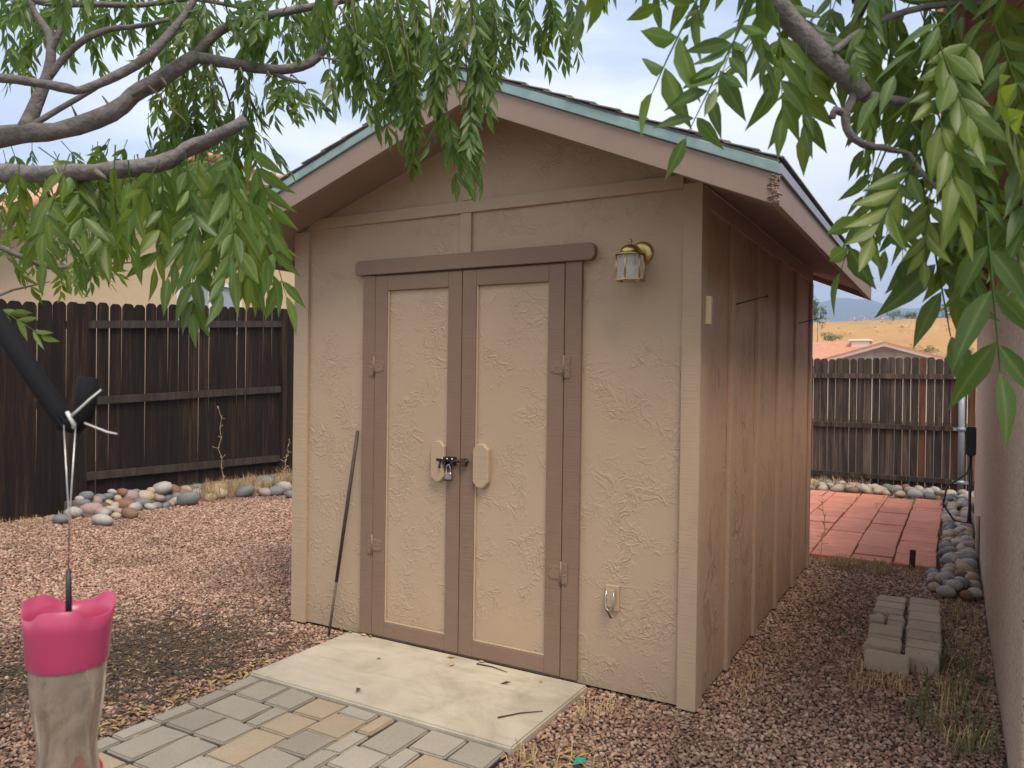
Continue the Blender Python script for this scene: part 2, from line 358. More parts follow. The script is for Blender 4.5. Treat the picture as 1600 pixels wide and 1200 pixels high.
# golden hillside beyond the back fence
hv, hf = [], []; NX, NY = 90, 40
for j in range(NY+1):
    for i in range(NX+1):
        x = -170 + 260*i/NX; y = 40 + 260*(j/NY)**1.4
        t_ = min(1, max(0, (y-44)/66)); z = 9.8*(3*t_*t_-2*t_**3) + 0.5*t_*hsh(x*0.05, y*0.05) + 0.03*max(0, y-110) + 0.1*hsh(x*.4, y*.4) - 0.12
        hv.append((x, y, z)); 
for j in range(NY):
    for i in range(NX):
        a = j*(NX+1)+i; hf.append((a, a+1, a+NX+2, a+NX+1))
h = MB(); h.add(hv, hf, True); tag(h.build('hillside', MT['field']), kind='structure')
def hill_z(x, y):
    t_ = min(1, max(0, (y-44)/66)); return 9.8*(3*t_*t_-2*t_**3) + 0.5*t_*hsh(x*0.05, y*0.05) + 0.03*max(0, y-110) + 0.1*hsh(x*.4, y*.4) - 0.12
# far mountains
mv, mf = [], []; NX, NY = 160, 14
for j in range(NY+1):
    for i in range(NX+1):
        x = -2600+4200*i/NX; y = 1500+900*j/NY
        u_ = j/NY; crest = 182 + 26*hsh(x*0.0031+1.1, 0.7) + 12*hsh(x*0.009, 4.2) + 4*hsh(x*0.03, 1.2)
        z = -5 + crest*math.sin(math.pi*min(1, u_*0.97)) ** 0.9 * (1+0.10*hsh(x*0.012, y*0.012)) if 0 < u_ < 1 else -5
        mv.append((x, y, z))
for j in range(NY):
    for i in range(NX):
        a = j*(NX+1)+i; mf.append((a, a+1, a+NX+2, a+NX+1))
m_ = MB(); m_.add(mv, mf, True); tag(m_.build('mountains', MT['mountain']), kind='structure')
plain = MB(); plain.add([(-4000, 690, GZ-0.6), (4000, 690, GZ-0.6), (4000, 5000, GZ-0.6), (-4000, 5000, GZ-0.6)], [(0, 1, 2, 3)])
tag(plain.build('plain', MT['field']), kind='structure')

# concrete slab before the doors
sl = MB().box(-2.05, -0.512, -0.785, -0.03, -0.10, 0.012, 0.008)
tag(sl.build('concrete_slab', MT['slab']), 'pale concrete slab in front of the shed doors', kind='structure')

# paver path ------------------------------------------------------
path = tag(MB().box(-2.03, -0.53, -4.2, -0.79, -0.09, -0.013).build('paver_path', MT['mortarbed']), kind='structure')
u = 0.0938; NXc, NYc = 16, 36; grid = [[0]*NXc for _ in range(NYc)]
rp = random.Random(21)
for j in range(NYc):
    for i in range(NXc):
        if grid[j][i]: continue
        opts = [(3, 2), (2, 2), (2, 2), (2, 2), (2, 2), (3, 2), (2, 3), (1, 2), (2, 1), (2, 2)] if j % 2 == 0 or True else []
        rp.shuffle(opts)
        for (w_, d_) in opts + [(1, 1)]:
            if (w_, d_) == (1, 1) and rp.random() < 0.6 and any(True for _ in opts): pass
            if i+w_ <= NXc and j+d_ <= NYc and all(grid[j+b_][i+a_] == 0 for a_ in range(w_) for b_ in range(d_)): break
        for a_ in range(w_):
            for b_ in range(d_):
                if i+a_ < NXc and j+b_ < NYc: grid[j+b_][i+a_] = 1
        x0 = -2.03+i*u; y1 = -0.795-j*u
        gp = rp.uniform(.0035, .0065)
        cx, cy = x0+w_*u/2, y1-d_*u/2
        mb = MB().box(-w_*u/2+gp, w_*u/2-gp, -d_*u/2+gp, d_*u/2-gp, -0.05, 0.0, 0.007)
        # tumbled: nudge the corners
        jx = [rp.uniform(-.006, .006) for _ in range(8)]
        mb.v = [(x+jx[(x > 0)*2+(y > 0)], y+jx[4+(x > 0)*2+(y > 0)], z) for x, y, z in mb.v]
        k = rp.choices([0, 1, 2, 3], [5, 1.8, 2.8, 2.6])[0]
        o = mb.build('paver', PAV[k], path); o.location = (cx, cy, 0.0+rp.uniform(-.003, .003)); o.rotation_euler = (rp.uniform(-.008, .008), rp.uniform(-.008, .008), rp.uniform(-.012, .012))

# red tile patio --------------------------------------------------
patio = tag(MB().box(-2.4, 0.955, 3.66, 7.95, -0.09, -0.018).build('patio', MT['mortarbed']), kind='structure')
TW, TL = 0.326, 0.425
tm = [MB().box(-TW/2+.0065, TW/2-.0065, -l/2+.0055, l/2-.0055, -0.03, 0.02, 0.006).mesh('tile', MT['patio']) for l in (TL, TL*0.5)]
rt_ = random.Random(5)
for c_ in range(10):
    x = 0.945-TW/2-c_*TW; y = 3.68
    if c_ % 2: ls = [1]
    else: ls = []
    while y < 7.9-0.1:
        big = not (ls.pop() if ls else rt_.random() < 0.12)
        l = TL if big else TL*0.5
        if y+l > 7.97: break
        place('tile', tm[0 if big else 1], patio, (x+rt_.uniform(-.004, .004)+0.01*math.sin(y), y+l/2, rt_.uniform(-.006, .004)), (rt_.uniform(-.01, .01), rt_.uniform(-.012, .012), rt_.uniform(-.012, .012)))
        y += l

# ================================================================ SHED
W, L = 2.52, 3.25
RX, RT = -1.09, 3.045                       # ridge
def top(x): return RT-0.425*(x-RX) if x > RX else RT-0.345*(RX-x)
def sof(x): return top(x)-0.140
EX0, EX1 = -2.93, 0.425; YF, YB = -0.37, 3.62
shed = empty('shed', (0, 0, 0), 'tan garden shed with brown double doors and gabled roof', 'shed')
S = lambda mb, n, m, p=shed: mb.build(n, MT[m], p)
S(MB().box(-W+.04, -.04, .04, L-.04, -0.09, 0.0), 'footing', 'dark')  # foundation coloured near-black so the gap under the walls looks shaded
S(MB().prism([(-W, 0.0), (0, 0.0), (0, sof(0)+.0), (RX, sof(RX)), (-W, sof(-W))], 0.0, 0.08), 'front_wall', 'wall')
S(MB().prism([(-W, 0.0), (0, 0.0), (0, sof(0)), (RX, sof(RX)), (-W, sof(-W))], L-.08, L), 'rear_wall', 'side')
S(MB().box(-W, -W+.08, .08, L-.08, 0, sof(-W)-.0), 'side_wall', 'side')
by = [0.09, 0.60, 1.235, 1.885, 2.525, 3.21]
for a_, b_ in zip(by[:-1], by[1:]):
    S(MB().box(-.08, 0.0, a_-(.01 if a_ < .1 else 0), b_-.001, 0.0, sof(0)-.0), 'siding_panel', 'side')
S(MB().box(-.08, -.012, 0.0805, .10, 0, sof(0)), 'corner_stud', 'side')
for y in by[1:]:
    S(MB().box(-.0, .022, y-.036, y+.036, -0.004, sof(0)-.105, .002), 'batten', 'sidetrim')
S(MB().box(-.0, .018, .095, L, sof(0)-.102, sof(0)-.004, .002), 'frieze_board', 'sidetrim')
# corner boards (front faces and return)
S(MB().box(-.066, .024, -.022, 0.0, -0.006, sof(0)-.004, .002), 'corner_board', 'trimv')
S(MB().box(.0005, .024, .0005, .088, -0.006, sof(0)-.012, .002), 'corner_board', 'trimv')
S(MB().box(-W-.022, -W+.095, -.022, 0.0, -0.006, sof(-W)-.004, .002), 'corner_board', 'trimv')
S(MB().box(-W-.022, -W-.0005, .0005, .088, -0.006, sof(-W)-.012, .002), 'corner_board', 'trimv')
# gable battens
S(MB().box(-W+.097, -.068, -.019, 0.0, 2.418, 2.482, .002), 'gable_batten', 'trimh')
S(MB().box(-1.311, -1.241, -.018, 0.0, 2.198, 2.416, .002), 'gable_batten', 'trimv')
S(MB().box(-1.30, -1.23, -.018, 0.0, 2.485, sof(-1.26)-.03, .002), 'gable_batten', 'trimv')
# door surround
S(MB().box(-1.984, -1.893, -.024, 0.0, 0.016, 2.110, .002), 'door_casing', 'brv')
S(MB().box(-.668, -.578, -.024, 0.0, 0.016, 2.112, .002), 'door_casing', 'brv')
hx0, hx1, hz0, hz1 = -2.035, -.505, 2.113, 2.198
S(MB().prism([(hx0, hz0+.02), (hx0+.018, hz0), (hx1-.018, hz0), (hx1, hz0+.02), (hx1, hz1-.02), (hx1-.02, hz1), (hx0+.02, hz1), (hx0, hz1-.02)], -.040, 0.0, bev=.003), 'door_header', 'brh')
S(MB().box(-1.892, -.669, -.004, .001, 0.02, 2.108), 'door_gap_shade', 'dark')  # added dark sheet behind the leaves, painting the shade in the joints
def door(x0, x1, label):
    yf = -.026
    d = empty('door', (0, 0, 0)); d.parent = shed; d['label'] = label
    st = .088
    B = lambda a, b, c, e_, n, m, y=yf, th=.021: MB().box(a, b, y, y+th, c, e_, .0022).build(n, MT[m], d)
    B(x0, x0+st, .020, 2.104, 'stile', 'brv'); B(x1-st, x1, .020, 2.104, 'stile', 'brv')
    B(x0+st+.0005, x1-st-.0005, 2.018, 2.1035, 'rail', 'brh'); B(x0+st+.0005, x1-st-.0005, .0205, .105, 'rail', 'brh')
    B(x0+st-.002, x1-st+.002, .104, 2.019, 'panel', 'wall', -.0115, .007)
    e_ = .011       # added tan strips paint the light caught on the frame's inner edges
    B(x0+st+.0006, x0+st+e_, .1055, 2.0175, 'lit_edge_strip', 'trimv', -.022, .0105)
    B(x0+st+e_+.0005, x1-st-.0006, .1055, .1055+.008, 'lit_edge_strip', 'trimh', -.022, .0105)
    return d
dl = door(-1.8895, -1.2895, 'narrower looking brown framed door leaf with the bolt'); dr = door(-1.2845, -.672, 'brown framed door leaf beside the lantern')
def plate(x0, x1, z0, z1, d):
    c_ = (x1-x0)*.32
    MB().prism([(x0, z0+c_), (x0+c_, z0), (x1-c_, z0), (x1, z0+c_), (x1, z1-c_), (x1-c_, z1), (x0+c_, z1), (x0, z1-c_)], -.046, -.0115, bev=.005).build('pull_plate', MT['trimv'], d)
plate(-1.470, -1.382, .948, 1.174, dl); plate(-1.195, -1.098, .935, 1.172, dr)
def hinge(x, z, side):
    h_ = empty('hinge', (x, -.026, z)); h_.parent = shed
    f = .024   # casing/door face plane in shed space is y = -.026
    s = side
    MB().box(0.004*s, .036*s, -.0035, .0, -.055, .055, .001).build('jamb_leaf', MT['hinge'], h_)
    MB().prism([(-.004*s, .036), (-.062*s, .030), (-.070*s, .022), (-.070*s, -.022), (-.062*s, -.030), (-.004*s, -.036)], -.0035, .0005, bev=.0008).build('door_leaf', MT['hinge'], h_)
    MB().tube([(0, -.004, -.058), (0, -.004, .058)], .0062, 10).build('knuckle', MT['hinge'], h_)
    for (a, b) in [(.021, .043), (.026, .016), (.021, -.012), (.026, -.042), (-.058, .02), (-.058, -.02), (-.036, 0), (-.016, .026), (-.016, -.026)]:
        k = MB().lathe([(.0052, 0), (.0046, .002), (.0, .0036)], (0, 0, 0), 8); k.v = [(x_+a*s, -.0032-z_, b+y_) for x_, y_, z_ in k.v]; k.build('screw', MT['hinge'], h_)
for z in (1.583, .545): hinge(-1.891, z, -1); hinge(-.670, z, 1)
# slide bolt
bo = empty('slide_bolt', (-1.352, -.026, 1.066)); bo.parent = shed; bo['label'] = 'black steel slide bolt across the door joint'
MB().box(-.046, .044, -.004, 0, -.024, .024, .0015).build('back_plate', MT['black'], bo)
MB().tube([(-.075, -.017, .004), (.128, -.017, .004)], .0085, 10).build('bolt_bar', MT['black'], bo)
MB().box(-.034, -.012, -.029, -.003, -.02, .022, .003).build('guide', MT['black'], bo)
MB().box(.014, .036, -.029, -.003, -.02, .022, .003).build('guide', MT['black'], bo)
MB().box(-.030, .020, -.021, -.012, -.040, -.018, .003).build('hasp_tongue', MT['black'], bo)
MB().box(.088, .112, -.029, 0, -.022, .022, .003).build('keeper', MT['rust'], bo)
MB().tube([(-.05, -.02, -.006), (-.05, -.032, -.022), (-.046, -.034, -.040)], .006, 8).build('handle', MT['black'], bo)
for a in (-.032, .0, .032): 
    k = MB().lathe([(.0055, 0), (.0045, .003), (0, .0045)], (0, 0, 0), 10); k.v = [(x_+a, -.0295-z_, .014+y_) for x_, y_, z_ in k.v]; k.build('screw', MT['steel'], bo)
pl = empty('padlock', (-1.348, -.048, .985), 'small grey padlock hanging from the black slide bolt', 'padlock')
MB().box(-.021, .021, -.009, .009, -.020, .020, .004).build('lock_body', MT['steel'], pl)
MB().box(-.022, .022, -.010, .010, -.026, -.0195, .003).build('bumper', MT['black'], pl)
MB().tube([(-.013, 0, .018), (-.013, 0, .048), (-.008, 0, .060), (0, 0, .064), (.008, 0, .060), (.013, 0, .048), (.013, 0, .018)], .0032, 8).build('shackle', MT['steel'], pl)

# roof ------------------------------------------------------------
def ang(side): return math.atan(.425) if side > 0 else math.atan(.345)
bd, tdh = 0.122, 0.047
for side in (1, -1):
    xe = EX1 if side > 0 else EX0
    lo = lambda x, k: top(x)-k
    poly = lambda a, b, xx0, xx1: [(xx0, top(xx0)-b), (xx1, top(xx1)-b), (xx1, top(xx1)-a), (xx0, top(xx0)-a)]
    xs = (RX+.0015, xe) if side > 0 else (xe, RX-.0015)
    for yy in ((YF, YF+.036), (YB-.036, YB)):
        S(MB().prism(poly(.016+tdh, .016+tdh+bd, *xs), *yy, bev=.002), 'barge_board', 'barge')
        yt = (YF-.012, YF+.03) if yy[0] < 0 else (YB-.03, YB+.012)
        S(MB().prism(poly(.0165, .016+tdh-.001, *xs), *yt, bev=.003), 'drip_board', 'teal')
    # soffit follows the rafters, outside the walls and over the gable
    for (ya, yb_) in ((YF+.037, -.0005), (L+.0005, YB-.037)):
        a, b = (RX+.001, xe-.03) if side > 0 else (xe+.03, RX-.001)
        S(MB().prism([(a, sof(a)), (b, sof(b)), (b, sof(b)+.012), (a, sof(a)+.012)], ya, yb_), 'soffit_board', 'soffit')
    a, b = (.0005+.024, xe-.03) if side > 0 else (xe+.03, -W-.0245)
    S(MB().prism([(a, sof(a)), (b, sof(b)), (b, sof(b)+.012), (a, sof(a)+.012)], 0.0, L), 'soffit_board', 'soffit')
    # eave fascia
    x0, x1 = (xe-.028, xe-.0005) if side > 0 else (xe+.0005, xe+.028)
    S(MB().box(x0, x1, YF+.0365, YB-.0365, top(xe)-.016-tdh-bd+.006, top(xe)-.03, .002), 'fascia_board', 'barge')
    xg0, xg1 = (xe, xe+.012) if side > 0 else (xe-.012, xe)
    S(MB().box(xg0, xg1, YF-.01, YB+.01, top(xe)-.062, top(xe)-.022), 'drip_edge', 'galv')
    # deck and shingle courses
    a, b = (RX, xe) if side > 0 else (xe, RX)
    S(MB().prism([(a, top(a)-.0155), (b, top(b)-.0155), (b, top(b)-.0025), (a, top(a)-.0025)], YF+.0005, YB-.0005), 'roof_deck', 'shingle')
    n = 13; ext = xe+.02*side
    rr = random.Random(3)
    for k in range(n):
        t0, t1 = k/n, min(1, (k+1.22)/n)
        xa, xb = RX+(ext-RX)*t0, RX+(ext-RX)*t1
        za, zb = top(xa)-.002+.001*k/n, top(xb)+.007
        o_ = rr.uniform(-.006, .006)
        S(MB().prism([(xa, za), (xb, zb), (xb, zb+.006), (xa, za+.003)], YF-.018+o_, YB+.018+o_), 'shingle_course', 'shingle')
S(MB().prism([(RX-.13, top(RX-.13)+.008), (RX, RT+.010), (RX+.13, top(RX+.13)+.008), (RX+.13, top(RX+.13)+.014), (RX, RT+.018), (RX-.13, top(RX-.13)+.014)], YF-.022, YB+.022), 'ridge_cap', 'shingle')
# weathered end grain / old caulk at the front right corner of the eave
rg = random.Random(9); eg = MB()
for i in range(60):
    z = top(EX1)-.07-.110*rg.random(); x = EX1-.002-.022*rg.random()
    eg.tube([(x, YF-.004, z), (x+rg.uniform(-.012, .012), YF-.008, z+rg.uniform(-.01, .01)), (x+rg.uniform(-.02, .02), YF-.001, z+rg.uniform(-.012, .012))], .0035, 5)
tag(eg.build('split_end_grain', MT['barge'], shed))
# thin cable tucked under the right soffit
S(MB().tube([(.03, -.01, sof(0)-.022), (.034, .9, sof(0)-.019), (.032, 1.9, sof(0)-.024), (.034, L-.05, sof(0)-.019)], .0035, 6), 'cable', 'fascia')
# vent block on the gable hidden behind leaves
# --------------------------------------------------------------- things on the shed
ln = empty('wall_lantern', (-.272, 0, 2.095), 'brass wall lantern with glass sides on the shed front', 'lantern')
bp = MB().lathe([(.058, 0), (.056, .008), (.046, .016), (.022, .020), (0, .020)], (0, 0, 0), 28); bp.v = [(x, -z, .035+y) for x, y, z in bp.v]; bp.build('back_plate', MT['brass'], ln)
MB().tube([(0, -.015, .035), (-.004, -.05, .05), (-.012, -.085, .055), (-.018, -.10, .04)], .010, 10).build('arm', MT['brass'], ln)
lc = (-.020, -.105)
hexp = lambda r, z: [(lc[0]+r*math.cos(rad(60*k+30)), lc[1]+r*math.sin(rad(60*k+30)), z) for k in range(6)]
cp = MB().lathe([(.070, .012), (.072, .016), (.050, .022), (.050, .032), (.044, .046), (.030, .058), (.012, .064), (.0, .066)], (lc[0], lc[1], 0), 24); cp.build('cap', MT['brass'], ln)
MB().lathe([(.006, .064), (.004, .070), (.009, .076), (.009, .082), (.003, .088), (0, .090)], (lc[0], lc[1], 0), 12).build('finial', MT['brass'], ln)
A, B_ = hexp(.066, .012), hexp(.066, -.100)
for k in range(6):
    k2 = (k+1) % 6; ps = [Vector(A[k]).lerp(Vector(A[k2]), .04), Vector(A[k]).lerp(Vector(A[k2]), .96), Vector(B_[k]).lerp(Vector(B_[k2]), .96), Vector(B_[k]).lerp(Vector(B_[k2]), .04)]
    nrm = (ps[1]-ps[0]).cross(ps[3]-ps[0]).normalized()*.0022
    pm = MB().add([p for p in ps]+[p+nrm for p in ps], [(0, 1, 2, 3), (7, 6, 5, 4), (0, 4, 5, 1), (1, 5, 6, 2), (2, 6, 7, 3), (3, 7, 4, 0)]); pm.build('glass_pane', MT['pane'], ln)
    MB().tube([A[k], B_[k]], .0045, 8).build('corner_rod', MT['brass'], ln)
    MB().lathe([(0, -.006), (.0055, -.003), (.0055, 0)], (B_[k][0], B_[k][1], -.106), 8).build('foot_knob', MT['brass'], ln)
rg_ = MB(); o6, i6 = hexp(.072, -.100), hexp(.055, -.100); o6b, i6b = hexp(.072, -.107), hexp(.055, -.107)
rg_.add(o6+i6+o6b+i6b, [(k, (k+1) % 6, 6+(k+1) % 6, 6+k) for k in range(6)]+[(12+(k+1) % 6, 12+k, 18+k, 18+(k+1) % 6) for k in range(6)]+[((k+1) % 6, k, 12+k, 12+(k+1) % 6) for k in range(6)]+[(6+k, 6+(k+1) % 6, 18+(k+1) % 6, 18+k) for k in range(6)]); rg_.build('base_ring', MT['brass'], ln)
MB().lathe([(.014, .012), (.014, -.015), (.022, -.030), (.024, -.050), (.016, -.068), (0, -.074)], (lc[0], lc[1], 0), 16).build('bulb', MT['white'], ln)

ob = empty('outlet_cover', (-.399, 0, .456), 'small tan outlet cover with a wire bail, low on the shed front', 'outlet')
MB().box(-.036, .036, -.014, 0, -.062, .062, .003).build('plate', MT['trimv'], ob)
MB().box(-.026, .020, -.034, -.0135, -.046, .048, .007).build('flap', MT['trimv'], ob)
MB().tube([(-.020, -.030, .040), (-.024, -.040, 0), (-.018, -.043, -.040), (-.002, -.044, -.058), (.014, -.043, -.040), (.020, -.040, 0), (.016, -.030, .040)], .003, 6).build('wire_bail', MT['steel'], ob)
MB().tube([(-.016, -.042, -.05), (-.002, -.046, -.066), (.006, -.042, -.085), (.010, -.038, -.090)], .0045, 6).build('wire_twist', MT['rust'], ob)

sh = MB().box(-.012, .012, -.016, .016, -.066, .066, .002); o = sh.build('wood_shim', MT['shim']); o.location = (.0355, .066, 1.852); o.rotation_euler = (rad(-4), 0, 0)
tag(o, 'small bare pine strip nailed to the shed side near its corner', 'wood strip')
for (y, z, ln_, lab) in ((.68, 1.93, .17, 'rusty spike sticking out of the shed side, between its first two battens'), (2.58, 1.955, .17, 'rusty spike sticking out of the shed side close to its far end')):
    sp = MB().tube([(-.02, y, z), (ln_, y+.02, z+.047)], .0035, 7); sp.lathe([(.0, 0), (.009, 0), (.009, .004), (0, .004)], (0, 0, 0), 10)
    n = 40; sp.v[-n:] = [(ln_+z_, y+.02+x_, z+.047+y_) for x_, y_, z_ in sp.v[-n:]]
    tag(sp.build('spike', MT['rust']), lab, 'spike')
rd = empty('leaning_rod', (-2.175, -.075, GZ), 'thin dark rod leaning against the shed beside the door casing', 'rod')
b0, b1 = Vector((0, 0, 0)), Vector((.172, .040, 1.232)); md = b0.lerp(b1, .27)
MB().tube([b0, md], [.0075, .0085], 8).build('iron_tip', MT['drytwig'], rd)
MB().tube([md, md.lerp(b1, .5), b1], [.0095, .011, .0105], 10).build('shaft', MT['pole'], rd)

# ================================================================ FENCES
def picket_mesh(wd, hgt, th, mat, name='picket', bt=.5):
    c_ = wd*0.27
    return MB().prism([(-wd*bt, 0), (wd*bt, 0), (wd/2, hgt-c_*1.1), (wd/2-c_*.45, hgt-c_*.35), (wd/2-c_, hgt), (-wd/2+c_, hgt), (-wd/2+c_*.45, hgt-c_*.35), (-wd/2, hgt-c_*1.1)], -th/2, th/2, bev=.0015).mesh(name, mat)
rf = random.Random(11)
FX = -7.4
ftop = lambda y: 2.205+.066*y
def fence_panel(y0, y1, facing, label, rails=True):
    """boards run along Y on the plane x = FX; facing=1 boards on this side"""
    f = empty('wooden_fence', (FX, (y0+y1)/2, GZ), label, 'fence', 'dark stained fence panels')
    pitch = .1545; n = max(1, round((y1-y0)/pitch)); pitch = (y1-y0)/n
    me = picket_mesh(.152, 2.4, .012, MT['fdark'], bt=.535)
    bx = .030 if facing > 0 else -.030
    for i in range(n):
        y = y0+(i+.5)*pitch-(y0+y1)/2
        hh = (ftop(y0+(i+.5)*pitch)-GZ+rf.uniform(-.012, .012))/2.4
        place('picket', me, f, (bx, y+rf.uniform(-.003, .003), .0), (rf.uniform(-.003, .003), 0, rad(90)+rf.uniform(-.03, .03)), (rf.choice((rf.uniform(.89, .92), rf.uniform(.90, .94), rf.uniform(.96, 1.0))), 1, hh))
    ym = (y0+y1)/2
    for zr0, k in ((1.93, .07), (1.115, .042), (.36, -.012)):
        za, zb = zr0+k*y0-GZ-.0+.02, zr0+k*y1-GZ+.02
        vs_ = []
        for yy, zz in ((y0-ym-.02, za), (y1-ym+.02, zb)):
            vs_ += [(-.019, yy, zz-.044), (.019, yy, zz-.044), (.019, yy, zz+.044), (-.019, yy, zz+.044)]
        MB().add(vs_, [(3, 2, 1, 0), (4, 5, 6, 7), (0, 1, 5, 4), (1, 2, 6, 5), (2, 3, 7, 6), (3, 0, 4, 7)]).build('rail', MT['frail'], f)
    return f
fence_panel(-1.39, 1.53, 1, 'dark fence panel with its boards outside the rails, behind the feeder hook')
fence_panel(1.60, 4.50, -1, 'dark fence panel with three rails showing above the river rocks')
fence_panel(4.57, 7.4, 1, 'dark fence panel of smooth boards just behind the shed corner')
for y in (1.565, 4.535):
    p_ = MB().box(-.045, .045, -.045, .045, 0, ftop(y)-GZ-.02, .004).build('fence_post', MT['fdark']); p_.location = (FX-.0, y, GZ)
    tag(p_, 'dark square fence post %s' % ('next to the feeder hook' if y < 2 else 'next to the dry stalk by the shed'), 'post')
# back fence
FY = 8.85
bf = empty('back_fence', (0, FY, GZ), 'weathered grey picket fence with rails behind the red patio', 'fence')
pm = picket_mesh(.099, 1.93, .017, MT['fback']); pm2 = picket_mesh(.094, 1.93, .017, MT['fbrown'])
x = -1.75; i = 0
while x < 1.42:
    brown = x > 1.02 and rf.random() < .75 or abs(x-.62) < .05
    place('picket', pm2 if brown else pm, bf, (x, .03, rf.uniform(-.02, .0)), (0, rf.uniform(-.004, .004), rf.uniform(-.02, .02)), (rf.uniform(.93, 1.0), 1, rf.uniform(.995, 1.01)))
    x += .1005; i += 1
for z in (1.655, .93, .195):
    MB().box(-1.8, 1.09, -.018, .02, z-.036, z+.036, .002).build('rail', MT['fback'], bf)
    MB().box(1.20, 1.45, -.018, .02, z-.036, z+.036, .002).build('rail', MT['fback'], bf)
gp_ = empty('metal_post', (1.145, FY-.03, GZ), 'galvanised round steel post with clamps on the grey back fence', 'post')
MB().tube([(0, 0, 0), (0, 0, 1.76)], .041, 18).build('pipe', MT['galv'], gp_)
MB().lathe([(.044, 1.755), (.046, 1.775), (.038, 1.80), (.02, 1.815), (0, 1.82)], (0, 0, 0), 18).build('cap', MT['galv'], gp_)
for z in (1.655, .93, .195):
    MB().lathe([(.0425, z-.028), (.048, z-.028), (.048, z+.028), (.0425, z+.028)], (0, 0, 0), 18).build('clamp', MT['galv'], gp_)
    MB().box(-.10, .10, -.004+.0, .004, z-.022, z+.022).build('bracket', MT['galv'], gp_)
sf = empty('side_fence', (1.46, 7.7, GZ), 'red brown board fence running from the grey back fence past the house corner', 'fence')
for i in range(7):
    place('picket', pm2, sf, (0, -.95+.3*i*.52, 0), (0, 0, rad(90)), (1.5, 1, 1.0+.01*i))
MB().box(-.05, -.012, -1.0, 1.1, 1.6, 1.68).build('rail', MT['fback'], sf)

# ================================================================ HOUSE ON THE RIGHT
ho = empty('house', (1.25, 2.8, GZ), 'pinkish stucco house wall with brown eave beside the gravel strip', 'house')
H = lambda mb, n, m: mb.build(n, MT[m], ho, world=True)
WY0, WY1 = -.42, 6.1
# wall with rounded corners: polygon in plan
def rounded(x0, x1, y0, y1, r, z0, z1):
    pl_ = []
    for (cx, cy, a0) in ((x0+r, y0+r, 180), (x1-r, y0+r, 270), (x1-r, y1-r, 0), (x0+r, y1-r, 90)):
        for k in range(6): a = rad(a0+18*k); pl_.append((cx+r*math.cos(a), cy+r*math.sin(a)))
    return MB().prism(pl_, z0, z1, 'Z')
H(rounded(1.25, 5.5, WY0, WY1, .03, GZ-.1, 2.374), 'wall', 'housewall')
H(MB().box(1.045, 1.249, -2.3, 6.3, 2.255, 2.275), 'soffit', 'eave')
H(MB().box(1.25, 1.9, -2.3, -.43, 2.255, 2.275), 'soffit', 'eave')
H(MB().box(1.018, 1.044, -2.3, 6.3, 2.235, 2.37, .003), 'fascia_board', 'eave')
H(MB().box(1.045, 1.9, -2.327, -2.301, 2.235, 2.37, .003), 'fascia_board', 'eave')
H(MB().box(1.045, 1.249, 6.301, 6.325, 2.22, 2.50, .003), 'fascia_board', 'eave')
for k in range(9): H(MB().box(1.047, 1.247, -2.0+k*1.0, -1.93+k*1.0, 2.20, 2.254, .002), 'rafter_tail', 'eave')
H(MB().box(1.0, 1.4, -2.35, 6.33, 2.375, 2.388), 'drip_edge', 'fascia')
for k in range(30):
    y = -2.2+k*.29
    tb = MB()
    vs_, fs = [], []
    for s_, xx in enumerate((.985, 2.2)):
        for q in range(9):
            a = math.pi*q/8; vs_.append((xx, y+.135*math.cos(a), 2.390+.16*(xx-.985)+.06*math.sin(a)))
    for q in range(8): fs.append((q, q+1, 9+q+1, 9+q))
    fs.append(tuple(range(9))[::-1])
    H(tb.add(vs_, fs, True), 'roof_tile', 'tile')
fl = empty('flood_light', (1.018, -2.0, 2.30), 'twin headed dark flood light under the house eave among the leaves', 'light')
MB().box(-.012, 0, -.035, .035, -.035, .035, .003).build('mount', MT['black'], fl)
for k in (-1, 1):
    MB().tube([(-.008, 0, 0), (-.06, .012*k, -.01), (-.10, .030*k, -.018)], .007, 8).build('arm', MT['steel'], fl)
    hd = MB().lathe([(.0, -.05), (.016, -.048), (.024, -.02), (.040, .03), (.043, .045), (.038, .045), (.0, .035)], (0, 0, 0), 20)
    hd.v = [(-.125-.5*z*1.0+.1*x, .045*k+y, -.028+x-.75*z) for x, y, z in hd.v]; hd.build('lamp_head', MT['black'], fl)
# meter box with cable and conduit
bxm = empty('junction_box', (1.235, 5.75, .94), 'black junction box on the house wall with a cable hanging below', 'box')
MB().box(-.075, .016, -.09, .09, -.15, .15, .012).build('box_body', MT['black'], bxm)
MB().tube([(-.03, -.02, -.15), (-.035, -.02, -.4), (-.03, -.03, -.75), (-.02, -.03, -.97)], .014, 8).build('cable', MT['cable'], bxm)
MB().tube([(-.03, -.05, -.15), (-.06, -.06, -.33), (-.24, -.10, -.48), (-.27, -.12, -.66), (-.17, -.12, -.82), (-.05, -.08, -.84), (-.03, -.05, -.6), (-.02, -.05, -.3)], .010, 8).build('cable_loop', MT['cable'], bxm)
cdt = MB().tube([(1.232, 4.05, GZ-.02), (1.232, 4.05, .16), (1.232, 4.03, .42)], .017, 10)
tag(cdt.build('conduit', MT['conduit']), 'painted conduit rising from the river rocks along the house wall', 'conduit')

